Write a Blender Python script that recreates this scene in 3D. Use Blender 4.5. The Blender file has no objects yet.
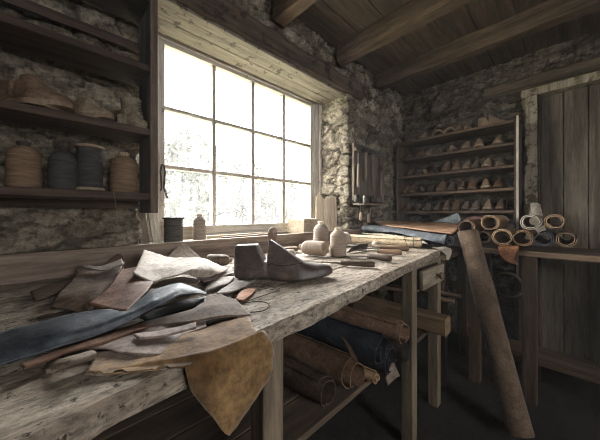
import bpy, bmesh, math, random
import numpy as np
from mathutils import Vector, Matrix, Quaternion, Euler
random.seed(7)
SC = bpy.context.scene
COL = SC.collection
R = math.radians
PI = math.pi

# ------------------------------------------------------------------ camera frame (used to read positions off the photo)
CAMZ, FPX, HV = 1.05, 258.0, 214.0
FW = (math.sin(R(44.1)), math.cos(R(44.1)))
RT = (FW[1], -FW[0])
def Wd(u, v, d):
    r = (u - 300) / FPX * d
    return Vector((RT[0]*r + FW[0]*d, RT[1]*r + FW[1]*d, CAMZ + (HV - v) / FPX * d))
def W(u, v, z):
    return Wd(u, v, FPX * (CAMZ - z) / (v - HV))
def ony(u, y):
    k = (u - 300) / FPX
    # r = RT.p, d = FW.p ; r = k d
    return y * (k*FW[1] - RT[1]) / (RT[0] - k*FW[0])
def onx(u, x):
    k = (u - 300) / FPX
    return x * (RT[0] - k*FW[0]) / (k*FW[1] - RT[1])
def dep(x, y): return FW[0]*x + FW[1]*y

# ------------------------------------------------------------------ numpy noise
def _h(i, j, k, s):
    n = (i.astype(np.int64)*374761393 + j.astype(np.int64)*668265263 + k.astype(np.int64)*2246822519 + s*3266489917) & 0xffffffff
    n = ((n ^ (n >> 13)) * 1274126177) & 0xffffffff
    n = ((n ^ (n >> 16)) * 2654435761) & 0xffffffff
    n = n ^ (n >> 15)
    return (n & 0xffffff) / float(0xffffff)
def vnoise(P, s=0):
    P = np.asarray(P, float); I = np.floor(P).astype(np.int64); f = P - I; f = f*f*(3-2*f)
    o = 0
    for a in (0, 1):
        for b in (0, 1):
            for c in (0, 1):
                w = (f[..., 0] if a else 1-f[..., 0])*(f[..., 1] if b else 1-f[..., 1])*(f[..., 2] if c else 1-f[..., 2])
                o = o + w*_h(I[..., 0]+a, I[..., 1]+b, I[..., 2]+c, s)
    return o*2-1
def fbm(P, octv=4, s=0):
    P = np.asarray(P, float); o = 0; a = .5
    for k in range(octv):
        o = o + a*vnoise(P*(2**k), s+k*17); a *= .5
    return o
def voro(Q, s=0, jit=.9):
    I = np.floor(Q).astype(np.int64)
    b1 = np.full(Q.shape[:-1], 9.); b2 = b1.copy(); idn = np.zeros(b1.shape); ox = np.zeros(b1.shape); oy = np.zeros(b1.shape)
    z = np.zeros_like(I[..., 0])
    for a in (-1, 0, 1):
        for b in (-1, 0, 1):
            ci, cj = I[..., 0]+a, I[..., 1]+b
            px = ci + .5 + jit*(_h(ci, cj, z, s)-.5); py = cj + .5 + jit*(_h(ci, cj, z+1, s)-.5)
            dx = Q[..., 0]-px; dy = Q[..., 1]-py; d = np.sqrt(dx*dx+dy*dy)
            rid = _h(ci, cj, z+2, s)
            near = d < b1
            b2 = np.where(near, b1, np.minimum(b2, d))
            idn = np.where(near, rid, idn); ox = np.where(near, dx, ox); oy = np.where(near, dy, oy)
            b1 = np.where(near, d, b1)
    return b1, b2, idn, ox, oy
def sstep(a, b, x):
    t = np.clip((x-a)/(b-a), 0, 1); return t*t*(3-2*t)

# ------------------------------------------------------------------ materials
MATS = {}
def lin(c):
    if isinstance(c, str):
        c = [int(c[i:i+2], 16)/255 for i in (0, 2, 4)]
    return tuple((x/12.92 if x <= .04045 else ((x+.055)/1.055)**2.4) for x in c) + (1,)
def newmat(name):
    m = bpy.data.materials.new(name); m.use_nodes = True
    nt = m.node_tree; b = nt.nodes['Principled BSDF']
    return m, nt, b
def N(nt, t, **kw):
    n = nt.nodes.new(t)
    for k, v in kw.items(): setattr(n, k, v)
    return n
def ramp(nt, stops):
    r = N(nt, 'ShaderNodeValToRGB'); e = r.color_ramp.elements
    while len(e) < len(stops): e.new(.5)
    for q, (p, c) in zip(e, stops): q.position = p; q.color = lin(c) if not (isinstance(c, tuple) and len(c) == 4) else c
    return r
def mixc(nt, mode, fac, a, b):
    n = N(nt, 'ShaderNodeMix', data_type='RGBA', blend_type=mode)
    for s, v in ((n.inputs[0], fac), (n.inputs[6], a), (n.inputs[7], b)):
        if hasattr(v, 'links'): nt.links.new(v, s)
        else: s.default_value = v
    return n.outputs[2]
def mat(name, stops, scale=(8, 8, 8), rough=.8, bump=.3, bdist=.004, detail=6, fine=None, finefac=.35, spots=None, vary=0, spec=.3, fscale=None, sheen=0):
    """noise-driven surface: broad tone from a stretched noise, a finer grain multiplied over it, optional dark specks"""
    if name in MATS: return MATS[name]
    m, nt, b = newmat(name); L = nt.links.new
    tc = N(nt, 'ShaderNodeTexCoord'); mp = N(nt, 'ShaderNodeMapping'); mp.inputs['Scale'].default_value = scale
    oi = N(nt, 'ShaderNodeObjectInfo')
    sh = N(nt, 'ShaderNodeVectorMath', operation='MULTIPLY_ADD')
    cv = N(nt, 'ShaderNodeCombineXYZ')
    for i in range(3): L(oi.outputs['Random'], cv.inputs[i])
    L(cv.outputs[0], sh.inputs[0]); sh.inputs[1].default_value = (7, 11, 13); L(tc.outputs['Object'], sh.inputs[2])
    L(sh.outputs[0], mp.inputs[0])
    n1 = N(nt, 'ShaderNodeTexNoise'); n1.inputs['Scale'].default_value = 1; n1.inputs['Detail'].default_value = detail; n1.inputs['Roughness'].default_value = .62
    L(mp.outputs[0], n1.inputs['Vector'])
    cr = ramp(nt, stops); L(n1.outputs['Fac'], cr.inputs[0]); col = cr.outputs[0]
    n2 = N(nt, 'ShaderNodeTexNoise'); n2.inputs['Scale'].default_value = fine or 6; n2.inputs['Detail'].default_value = 5; n2.inputs['Roughness'].default_value = .7
    if fscale:
        mp2 = N(nt, 'ShaderNodeMapping'); mp2.inputs['Scale'].default_value = fscale; L(sh.outputs[0], mp2.inputs[0]); L(mp2.outputs[0], n2.inputs['Vector']); n2.inputs['Scale'].default_value = 1
    else: L(mp.outputs[0], n2.inputs['Vector'])
    r2 = ramp(nt, [(.38, (0.16, .16, .16, 1)), (.6, (1.08, 1.08, 1.08, 1))]); L(n2.outputs['Fac'], r2.inputs[0])
    col = mixc(nt, 'MULTIPLY', finefac, col, r2.outputs[0])
    if spots:
        sc_, thr, sc_col = spots
        n3 = N(nt, 'ShaderNodeTexNoise'); n3.inputs['Scale'].default_value = sc_; n3.inputs['Detail'].default_value = 4; n3.inputs['Roughness'].default_value = .65
        L(tc.outputs['Object'], n3.inputs['Vector'])
        r3 = ramp(nt, [(thr, (0, 0, 0, 1)), (thr+.07, (1, 1, 1, 1))]); L(n3.outputs['Fac'], r3.inputs[0])
        col = mixc(nt, 'MIX', r3.outputs[0], col, lin(sc_col))
    if vary:
        hv = N(nt, 'ShaderNodeHueSaturation'); mr = N(nt, 'ShaderNodeMapRange'); mr.inputs[3].default_value = 1-vary; mr.inputs[4].default_value = 1+vary
        L(oi.outputs['Random'], mr.inputs[0]); L(mr.outputs[0], hv.inputs['Value']); L(col, hv.inputs['Color']); col = hv.outputs[0]
    L(col, b.inputs['Base Color'])
    b.inputs['Roughness'].default_value = rough; b.inputs['Specular IOR Level'].default_value = spec
    if sheen: b.inputs['Sheen Weight'].default_value = sheen
    if bump:
        ad = N(nt, 'ShaderNodeMath', operation='ADD'); L(n1.outputs['Fac'], ad.inputs[0]); L(n2.outputs['Fac'], ad.inputs[1])
        bp = N(nt, 'ShaderNodeBump'); bp.inputs['Strength'].default_value = bump; bp.inputs['Distance'].default_value = bdist
        L(ad.outputs[0], bp.inputs['Height']); L(bp.outputs[0], b.inputs['Normal'])
    MATS[name] = m; return m
def wood(name, dark, light, axis='X', rough=.75, spots=None, g=1, vary=.12, bump=.5, mid=None, finefac=.45, spec=.25):
    s = {'X': (2.2*g, 26*g, 26*g), 'Y': (26*g, 2.2*g, 26*g), 'Z': (26*g, 26*g, 2.2*g)}[axis]
    f = tuple(x*5 for x in s)
    st = [(.32, dark), (.68, light)] if mid is None else [(.28, dark), (.5, mid), (.72, light)]
    return mat(name, st, s, rough, bump, .003, 6, None, finefac, spots, vary, spec, f)
def leather(name, c1, c2, rough=.6, bump=.35, gs=1, spec=.35, sheen=0, vary=0, finefac=.5):
    return mat(name, [(.34, c1), (.5, tuple((p*.55+q*.45) for p, q in zip(lin(c1), lin(c2)))), (.66, c2)], (15, 15, 15), rough+.08, bump*1.6, .002, 8, None, finefac, None, vary, spec*.7, (95*gs, 95*gs, 95*gs), sheen)
def stone(name, mortar, tones, fine=60):
    m, nt, b = newmat(name); L = nt.links.new
    a1 = N(nt, 'ShaderNodeAttribute', attribute_name='tone'); a2 = N(nt, 'ShaderNodeAttribute', attribute_name='joint')
    cr = ramp(nt, tones); L(a1.outputs['Fac'], cr.inputs[0])
    tc = N(nt, 'ShaderNodeTexCoord')
    n1 = N(nt, 'ShaderNodeTexNoise'); n1.inputs['Scale'].default_value = 14; n1.inputs['Detail'].default_value = 8; n1.inputs['Roughness'].default_value = .7; L(tc.outputs['Object'], n1.inputs['Vector'])
    n2 = N(nt, 'ShaderNodeTexNoise'); n2.inputs['Scale'].default_value = fine; n2.inputs['Detail'].default_value = 6; n2.inputs['Roughness'].default_value = .75; L(tc.outputs['Object'], n2.inputs['Vector'])
    r1 = ramp(nt, [(.36, (.22, .21, .2, 1)), (.6, (1.15, 1.13, 1.1, 1))]); L(n1.outputs['Fac'], r1.inputs[0])
    r2 = ramp(nt, [(.38, (.25, .25, .25, 1)), (.58, (1.15, 1.15, 1.15, 1))]); L(n2.outputs['Fac'], r2.inputs[0])
    c = mixc(nt, 'MULTIPLY', .8, cr.outputs[0], r1.outputs[0]); c = mixc(nt, 'MULTIPLY', .7, c, r2.outputs[0])
    c = mixc(nt, 'MIX', a2.outputs['Fac'], c, lin(mortar))
    L(c, b.inputs['Base Color']); b.inputs['Roughness'].default_value = .95; b.inputs['Specular IOR Level'].default_value = .1
    ad = N(nt, 'ShaderNodeMath', operation='ADD'); L(n1.outputs['Fac'], ad.inputs[0]); L(n2.outputs['Fac'], ad.inputs[1])
    bp = N(nt, 'ShaderNodeBump'); bp.inputs['Strength'].default_value = .8; bp.inputs['Distance'].default_value = .012
    L(ad.outputs[0], bp.inputs['Height']); L(bp.outputs[0], b.inputs['Normal'])
    return m

# ------------------------------------------------------------------ mesh building
class MB:
    def __init__(s): s.v = []; s.f = []
    def add(s, vs, fs, M=None):
        b = len(s.v)
        s.v += [tuple(M @ Vector(p)) if M is not None else tuple(p) for p in vs]
        s.f += [tuple(b+i for i in f) for f in fs]; return s
    def box(s, x0, x1, y0, y1, z0, z1, M=None):
        vs = [(x, y, z) for z in (z0, z1) for y in (y0, y1) for x in (x0, x1)]
        return s.add(vs, [(0, 2, 3, 1), (4, 5, 7, 6), (0, 1, 5, 4), (2, 6, 7, 3), (0, 4, 6, 2), (1, 3, 7, 5)], M)
    def lathe(s, prof, n=28, M=None, cap=True):
        vs = []; fs = []
        for r, z in prof:
            for i in range(n): vs.append((r*math.cos(2*PI*i/n), r*math.sin(2*PI*i/n), z))
        for k in range(len(prof)-1):
            for i in range(n):
                j = (i+1) % n; fs.append((k*n+i, k*n+j, (k+1)*n+j, (k+1)*n+i))
        if cap:
            fs.append(tuple(range(n-1, -1, -1))); fs.append(tuple((len(prof)-1)*n+i for i in range(n)))
        return s.add(vs, fs, M)
    def grid(s, rows, M=None, closed=False, caps=False):
        n = len(rows[0]); vs = [p for r in rows for p in r]; fs = []
        for k in range(len(rows)-1):
            for i in range(n if closed else n-1):
                j = (i+1) % n; fs.append((k*n+i, k*n+j, (k+1)*n+j, (k+1)*n+i))
        if caps:
            fs.append(tuple(range(n-1, -1, -1))); fs.append(tuple((len(rows)-1)*n+i for i in range(n)))
        return s.add(vs, fs, M)
    def tube(s, pts, r, n=8, M=None):
        pts = [Vector(p) for p in pts]; rows = []
        for i, p in enumerate(pts):
            t = (pts[min(i+1, len(pts)-1)] - pts[max(i-1, 0)]).normalized()
            a = t.orthogonal().normalized() if i == 0 else (rows_a - t*rows_a.dot(t)).normalized()
            rows_a = a; b = t.cross(a); rr = r[i] if isinstance(r, (list, tuple)) else r
            rows.append([p + a*rr*math.cos(2*PI*k/n) + b*rr*math.sin(2*PI*k/n) for k in range(n)])
        return s.grid(rows, M, True, True)
    def build(s, name, m, parent=None, origin=None, angle=40, bevel=0, solid=0, subdiv=0, noise=0, nscale=20, nseed=0):
        v = np.array(s.v, float)
        if noise:
            P = v*nscale
            for ax in range(3): v[:, ax] += noise*fbm(P, 3, nseed+ax*31)
        if origin is None and parent is None:
            origin = ((v[:, 0].min()+v[:, 0].max())/2, (v[:, 1].min()+v[:, 1].max())/2, v[:, 2].min())
        if origin is not None: v = v - np.array(origin, float)
        me = bpy.data.meshes.new(name); me.from_pydata(v.tolist(), [], s.f)
        bm = bmesh.new(); bm.from_mesh(me); bmesh.ops.recalc_face_normals(bm, faces=bm.faces); bm.to_mesh(me); bm.free()
        me.polygons.foreach_set('use_smooth', [True]*len(me.polygons))
        try: me.set_sharp_from_angle(angle=R(angle))
        except Exception: pass
        me.materials.append(m)
        o = bpy.data.objects.new(name, me); COL.objects.link(o)
        if origin is not None: o.location = origin
        if parent is not None: o.parent = parent
        if solid:
            md = o.modifiers.new('thickness', 'SOLIDIFY'); md.thickness = solid; md.offset = -1
        if bevel:
            md = o.modifiers.new('edge', 'BEVEL'); md.width = bevel; md.segments = 2; md.limit_method = 'ANGLE'; md.angle_limit = R(35)
        if subdiv:
            md = o.modifiers.new('smooth', 'SUBSURF'); md.levels = subdiv; md.render_levels = subdiv
        return o
def thing(name, label, cat, loc=(0, 0, 0), rot=(0, 0, 0), group=None, scale=1):
    o = bpy.data.objects.new(name, None); COL.objects.link(o); o.location = loc
    if isinstance(rot, Quaternion): o.rotation_mode = 'QUATERNION'; o.rotation_quaternion = rot
    else: o.rotation_euler = rot
    o.scale = (scale,)*3; o.empty_display_size = .05
    return tag(o, label, cat, group)
def tag(o, label, cat, group=None):
    o['label'] = label; o['category'] = cat
    if group: o['group'] = group
    return o
def struct(o): o['kind'] = 'structure'; return o
def copy_tree(o, parent=None):
    c = o.copy(); COL.objects.link(c); c.parent = parent
    for ch in list(o.children): copy_tree(ch, c)
    return c
def part(name, mb, m, parent, **k): return mb.build(name, m, parent, **k)
def cr_spline(P, n):
    P = np.array(P, float); m = len(P)
    if m == 2:
        t = np.linspace(0, 1, n)[:, None]; return P[0]*(1-t) + P[1]*t
    out = []
    for q in np.linspace(0, m-1, n):
        i = min(int(q), m-2); t = q-i
        a, b, c, d = P[max(i-1, 0)], P[i], P[i+1], P[min(i+2, m-1)]
        if i == 0: a = 2*b-c
        if i == m-2: d = 2*c-b
        out.append(.5*((2*b) + (c-a)*t + (2*a-5*b+4*c-d)*t*t + (-a+3*b-3*c+d)*t**3))
    return np.array(out)
def lin_sample(P, n):
    P = np.array([tuple(p) for p in P], float); q = np.linspace(0, len(P)-1, n); i = np.minimum(q.astype(int), len(P)-2); t = (q-i)[:, None]
    return P[i]*(1-t)+P[i+1]*t
def sheet(name, label, rows, m, thick=.0028, n=(26, 20), wr=.003, ws=22, seed=0, cat='leather', group=None, edge=.0025, crisp=.65, floor=None):
    """a hide: a surface lofted through rows of points, softly wrinkled, cut edges slightly ragged, real thickness"""
    rr = [cr_spline([tuple(p) for p in r], n[0])*(1-crisp)+lin_sample(r, n[0])*crisp for r in rows]
    cols = [cr_spline([r[i] for r in rr], n[1]) for i in range(n[0])]
    G = np.array(cols)                       # n0 x n1 x 3
    F0 = fbm(G*ws, 3, seed)
    G[..., 2] += wr*F0 + wr*.9*(.3-np.abs(fbm(G*ws*np.array([.5, 1.1, 1])+7, 2, seed+3))*1.6)
    gi = np.arange(n[0]); gj = np.arange(n[1])
    for sl in ((0, slice(None)), (-1, slice(None)), (slice(None), 0), (slice(None), -1)):
        e = G[sl]; k = edge*fbm(e*35, 3, seed+5)
        e[:, 0] += k; e[:, 1] += edge*fbm(e*35, 3, seed+9); G[sl] = e
    if floor is not None:
        on = (G[..., 1] > .338+.095*G[..., 0]-.012) & (G[..., 0] < 1.6)
        G[..., 2] = np.where(on, np.maximum(G[..., 2], floor), G[..., 2])
    mb = MB(); mb.grid([[tuple(p) for p in r] for r in G])
    o = mb.build(name, m, angle=60, solid=thick)
    return tag(o, label, cat, group)
def axis_quat(p0, p1, up='Y'):
    return (Vector(p1)-Vector(p0)).to_track_quat('Z', up)
# ================================================================== THE SETTING
WY, PY = 1.45, 1.15            # window plane and inner face of the window wall
X0, X1 = .242, 1.617           # opening of the window niche
BX = 2.55                      # face of the far wall
CEIL = 2.23
ZG0, ZG1 = .985, 1.92          # glass bottom / top
BENCH = .85
LEDGE = .915

def stone_wall(path, z0, z1, step, cw, ch, amp, seed, keep=None, roundc=.03, flip=1):
    """rubble stonework swept along a plan path; returns verts, faces, tone, joint"""
    path = [np.array(p, float) for p in path]
    seg = [np.linalg.norm(path[i+1]-path[i]) for i in range(len(path)-1)]; tot = sum(seg)
    ns = int(tot/step)+1; S = np.linspace(0, tot, ns); Z = np.linspace(z0, z1, int((z1-z0)/step)+1)
    def at(s):
        for i, l in enumerate(seg):
            if s <= l or i == len(seg)-1: return path[i]+(path[i+1]-path[i])*(s/l)
            s -= l
    base = np.array([at(s) for s in S])
    tn = np.array([at(min(s+roundc, tot))-at(max(s-roundc, 0)) for s in S]); tn /= np.linalg.norm(tn, axis=1)[:, None]
    nr = np.stack([tn[:, 1], -tn[:, 0]], 1)*flip
    SS, ZZ = np.meshgrid(S, Z, indexing='ij')
    P3 = np.stack([SS, ZZ, np.full_like(SS, seed*3.7)], -1)
    ws = SS + .10*fbm(P3*7, 4, seed)*cw/.13; wz = ZZ + .06*fbm(P3*7, 4, seed+5)*ch/.085
    Q = np.stack([ws/cw, wz/ch], -1)
    f1, f2, idn, ox, oy = voro(Q, seed, .95)
    hgt = sstep(.0, .2, f2-f1)
    tx = (np.modf(idn*57.3)[0]-.5); ty = (np.modf(idn*91.7)[0]-.5)
    st = np.array([22, 60, 22])
    d = amp*(hgt*(.15+.85*np.modf(idn*13.1)[0]) + .9*(tx*ox+ty*oy)*hgt + .9*fbm(P3*20, 4, seed+11) + .55*(1-2*np.abs(fbm(P3*st, 3, seed+21))*2)*.6 + .5*fbm(P3*70, 2, seed+31))
    joint = (1-hgt)*sstep(-.25, .15, fbm(P3*9, 3, seed+41))
    pos = np.zeros(SS.shape+(3,))
    pos[..., 0] = base[:, 0:1] + nr[:, 0:1]*d; pos[..., 1] = base[:, 1:2] + nr[:, 1:2]*d; pos[..., 2] = ZZ
    nz = len(Z); faces = []
    for i in range(ns-1):
        for k in range(nz-1):
            if keep and not keep((S[i]+S[i+1])/2, (Z[k]+Z[k+1])/2): continue
            faces.append((i*nz+k, (i+1)*nz+k, (i+1)*nz+k+1, i*nz+k+1))
    return pos.reshape(-1, 3), faces, idn.ravel(), joint.ravel()
def stone_object(name, parts, boxes, m):
    V, F, T, J = [], [], [], []
    for v, f, t, j in parts:
        b = len(V); V += v.tolist(); F += [tuple(b+i for i in q) for q in f]; T += t.tolist(); J += j.tolist()
    for bx in boxes:
        mb = MB(); mb.box(*bx); b = len(V); V += mb.v; F += [tuple(b+i for i in q) for q in mb.f]; T += [.4]*8; J += [0]*8
    me = bpy.data.meshes.new(name); me.from_pydata(V, [], F)
    for nm, A in (('tone', T), ('joint', J)):
        at = me.attributes.new(nm, 'FLOAT', 'POINT'); at.data.foreach_set('value', A)
    me.polygons.foreach_set('use_smooth', [True]*len(F)); me.set_sharp_from_angle(angle=R(50))
    me.materials.append(m); o = bpy.data.objects.new(name, me); COL.objects.link(o); return struct(o)

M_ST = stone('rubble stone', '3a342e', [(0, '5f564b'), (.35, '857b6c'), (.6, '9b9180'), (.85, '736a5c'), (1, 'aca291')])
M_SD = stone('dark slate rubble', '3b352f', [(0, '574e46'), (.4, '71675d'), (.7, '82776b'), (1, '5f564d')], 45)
LW, RW = -1.7, 2.75
stone_object('wall_left', [
    stone_wall([(-1.0, PY), (X0-.004, PY), (X0-.004, WY+.05)], .3, CEIL, .009, .15, .075, .022, 3, roundc=.02),
    stone_wall([(X1, WY+.05), (X1, PY), (BX+.02, PY)], .3, CEIL, .01, .13, .075, .022, 8),
    stone_wall([(X0-.03, PY+.005), (X1+.03, PY+.005)], 2.03, CEIL, .0125, .16, .07, .02, 12),
  ], [(LW, X0-.03, PY+.03, WY+.12, 0, CEIL), (X1+.03, RW, PY+.035, WY+.12, 0, CEIL), (X0-.03, X1+.03, PY+.03, WY+.12, 1.995, CEIL),
      (X0-.03, X1+.03, PY+.03, WY+.12, 0, LEDGE-.03), (LW, -.99, PY, PY+.03, 0, CEIL)], M_ST)
DY0, DY1 = -.62, .19           # the door in the far wall
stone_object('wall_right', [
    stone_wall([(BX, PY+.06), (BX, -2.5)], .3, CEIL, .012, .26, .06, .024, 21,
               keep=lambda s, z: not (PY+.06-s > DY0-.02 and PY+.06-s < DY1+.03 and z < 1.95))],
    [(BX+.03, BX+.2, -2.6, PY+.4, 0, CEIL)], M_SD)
M_PLASTER = mat('old plaster', [(.3, '6d665b'), (.7, '8b8375')], (3, 3, 3), .95, .6, .01)
mb = MB(); mb.box(LW-.15, LW, -2.6, WY+.12, 0, CEIL); struct(mb.build('wall_near', M_PLASTER))
# rear wall out of view; its window is added and sized as fill light
mb = MB(); RX0, RX1, RZ0, RZ1 = -.3, .85, 1.15, 2.0
for b in ((LW, RX0, -2.75, -2.6, 0, CEIL), (RX1, RW, -2.75, -2.6, 0, CEIL), (RX0, RX1, -2.75, -2.6, 0, RZ0), (RX0, RX1, -2.75, -2.6, RZ1, CEIL)): mb.box(*b)
struct(mb.build('wall_rear', M_PLASTER))
M_FLOOR = mat('earthen flagstones', [(.3, '221e1a'), (.7, '37312a')], (4, 4, 4), .9, .7, .012, fine=9)
mb = MB(); mb.box(LW-.15, RW, -2.75, WY+.12, -.1, 0); struct(mb.build('floor', M_FLOOR))
# ceiling: boards over joists that run toward the window wall
M_CEILW = wood('smoke-dark ceiling boards', '352c24', '5b4d40', 'X')
M_JOIST = wood('old joist oak', '3a2f26', '6a5848', 'Y')
mb = MB(); y = -2.75
while y < WY+.1:
    w = random.uniform(.16, .22); mb.box(LW, RW, y+.004, y+w, CEIL, CEIL+.03+random.random()*.004); y += w
mb.box(LW, RW, -2.75, WY+.12, CEIL+.036, CEIL+.08)
struct(mb.build('ceiling', M_CEILW))
for x in (-.95, -.3, .32, .92, 1.48, 2.02):
    mb = MB()
    rows = []
    for i, yy in enumerate(np.linspace(-2.6, PY-.035, 60)):
        rows.append([(x+sx*(.045), yy, z) for sx, z in ((-1, CEIL-.001), (-1, CEIL-.1), (-.8, CEIL-.115), (.8, CEIL-.115), (1, CEIL-.1), (1, CEIL-.001))])
    mb.grid(rows, None, True, True)
    struct(mb.build('ceiling_joist', M_JOIST, noise=.008, nscale=9, nseed=int(x*10)+40))

# ------------------------------------------------------------------ window
M_WHITE = wood('weathered white paint', '8d857b', 'd2cac0', 'X', .8, (30, .62, '7d7060'), 1, .06, .4, 'b8b0a6', .3)
M_WHITEZ = wood('weathered white paint upright', '8d857b', 'd2cac0', 'Z', .8, (30, .62, '7d7060'), 1, .06, .4, 'b8b0a6', .3)
M_LINT = wood('limewashed lintel boards', '5f564d', '958b80', 'X', .85, (18, .57, '413a33'), .8, .1, .8, '7b7167')
win = thing('window_1', 'x', 'x', (0, WY, 0)); del win['label']; del win['category']; win['kind'] = 'structure'
GX = [.422, .690, .960, 1.228, 1.505]
GZ = [ZG0, 1.294, 1.598, ZG1]
mb = MB()
mb.box(.256, .335, -.05, .09, .93, 2.0); mb.box(.335, .39, -.035, .07, .93, 2.0)      # left jamb, stepped
mb.box(1.585, X1-.004, -.05, .09, .93, 2.0); mb.box(1.545, 1.585, -.03, .07, .93, 2.0)  # right jamb
part('window_frame', mb, M_WHITEZ, win, bevel=.004, noise=.003, nscale=14)
mb = MB(); mb.box(.335, 1.585, -.045, .085, ZG1+.045, 1.985); mb.box(.39, 1.545, -.03, .07, ZG1+.02, ZG1+.05)
part('window_frame', mb, M_WHITE, win, bevel=.004)
sash = MB(); sash.box(.39, 1.545, -.02, .03, ZG1, ZG1+.03)
part('sash_rail', sash, M_WHITE, win, bevel=.003)
sash = MB(); sash.box(.39, 1.545, -.024, .034, ZG0-.045, ZG0); part('sash_rail', sash, M_WHITE, win, bevel=.003)
for x0, x1 in ((.39, GX[0]), (GX[-1], 1.545)):
    q = MB(); q.box(x0, x1, -.02, .03, ZG0, ZG1); part('sash_stile', q, M_WHITEZ, win, bevel=.003)
for x in GX[1:-1]:
    q = MB(); q.box(x-.011, x+.011, -.018, .022, ZG0, ZG1); part('glazing_bar', q, M_WHITEZ, win, bevel=.003)
for z in GZ[1:-1]:
    for i in range(4):
        a = GX[i]+(.0115 if i else 0); b = GX[i+1]-(.0115 if i < 3 else 0)
        q = MB(); q.box(a, b, -.016, .02, z-.01, z+.01); part('glazing_bar', q, M_WHITE, win, bevel=.003)
def glass_mat():
    m, nt, b = newmat('dusty old glass'); L = nt.links.new; nt.nodes.remove(b); out = nt.nodes['Material Output']
    tc = N(nt, 'ShaderNodeTexCoord')
    n1 = N(nt, 'ShaderNodeTexNoise'); n1.inputs['Scale'].default_value = 7; n1.inputs['Detail'].default_value = 8; n1.inputs['Roughness'].default_value = .65; L(tc.outputs['Object'], n1.inputs['Vector'])
    mp = N(nt, 'ShaderNodeMapping'); mp.inputs['Scale'].default_value = (40, 40, 6); L(tc.outputs['Object'], mp.inputs[0])
    n2 = N(nt, 'ShaderNodeTexNoise'); n2.inputs['Scale'].default_value = 1; n2.inputs['Detail'].default_value = 6; L(mp.outputs[0], n2.inputs['Vector'])
    ad = N(nt, 'ShaderNodeMath', operation='MULTIPLY'); L(n1.outputs['Fac'], ad.inputs[0]); L(n2.outputs['Fac'], ad.inputs[1])
    mr = N(nt, 'ShaderNodeMapRange'); mr.inputs[1].default_value = .12; mr.inputs[2].default_value = .42; mr.inputs[3].default_value = .03; mr.inputs[4].default_value = .11; L(ad.outputs[0], mr.inputs[0])
    tr = N(nt, 'ShaderNodeBsdfTransparent'); tr.inputs[0].default_value = (.96, .97, .96, 1)
    tl = N(nt, 'ShaderNodeBsdfTranslucent'); tl.inputs[0].default_value = (.9, .88, .84, 1)
    df = N(nt, 'ShaderNodeBsdfDiffuse'); df.inputs[0].default_value = (.5, .48, .44, 1)
    mxd = N(nt, 'ShaderNodeMixShader'); mxd.inputs[0].default_value = .25; L(tl.outputs[0], mxd.inputs[1]); L(df.outputs[0], mxd.inputs[2])
    mx = N(nt, 'ShaderNodeMixShader'); L(mr.outputs[0], mx.inputs[0]); L(tr.outputs[0], mx.inputs[1]); L(mxd.outputs[0], mx.inputs[2])
    gl = N(nt, 'ShaderNodeBsdfGlossy'); gl.inputs['Roughness'].default_value = .03
    fr = N(nt, 'ShaderNodeFresnel'); fr.inputs[0].default_value = 1.3
    m2 = N(nt, 'ShaderNodeMixShader'); L(fr.outputs[0], m2.inputs[0]); L(mx.outputs[0], m2.inputs[1]); L(gl.outputs[0], m2.inputs[2])
    L(m2.outputs[0], out.inputs[0]); return m
M_GLASS = glass_mat()
for i in range(4):
    for k in range(3):
        q = MB(); q.add([(GX[i], .004, GZ[k]), (GX[i+1], .004, GZ[k]), (GX[i+1], .004, GZ[k+1]), (GX[i], .004, GZ[k+1])], [(0, 1, 2, 3)])
        part('glass_pane', q, M_GLASS, win)
# ledge under the window, soffit boards and the heavy lintel over the niche
M_LEDGE = wood('dusty ledge plank', '6d6255', 'a3977f', 'X', .85, (22, .6, '50463a'))
mb = MB(); mb.box(X0, X1, PY+.005, WY-.03, LEDGE-.04, LEDGE); struct(mb.build('trim_1', M_LEDGE, bevel=.004, noise=.003, nscale=12))
mb = MB()
for a, b, z in ((WY-.052, WY-.16, 1.945), (WY-.166, WY-.235, 1.94), (WY-.242, PY-.005, 1.932)):
    mb.box(X0-.02, X1+.06, b, a, z, z+.045)
struct(mb.build('trim_2', M_LINT, bevel=.005, noise=.004, nscale=10, nseed=3))
M_BEAM = wood('dark lintel oak', '3b3128', '6b5a49', 'X', .85, (14, .55, '2c2520'), .7, .1, 1)
mb = MB(); n = 70; rows = []
for x in np.linspace(-.25, X1+.14, n):
    rows.append([(x, PY-.018, 1.945), (x, PY-.03, 1.955), (x, PY-.033, 2.03), (x, PY-.02, 2.07), (x, PY+.02, 2.075), (x, PY+.02, 1.96)])
mb.grid(rows, None, True, True); struct(mb.build('trim_3', M_BEAM, noise=.012, nscale=8, nseed=6))
# timber over the door in the far wall
mb = MB(); rows = []
for y in np.linspace(.46, -1.2, 50):
    rows.append([(BX-.03, y, 1.975), (BX-.045, y, 1.985), (BX-.045, y, 2.05), (BX-.03, y, 2.06), (BX+.04, y, 2.06), (BX+.04, y, 1.975)])
mb.grid(rows, None, True, True); struct(mb.build('trim_4', wood('grey door timber', '3f362d', '746555', 'Y'), noise=.01, nscale=9, nseed=12))
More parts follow.
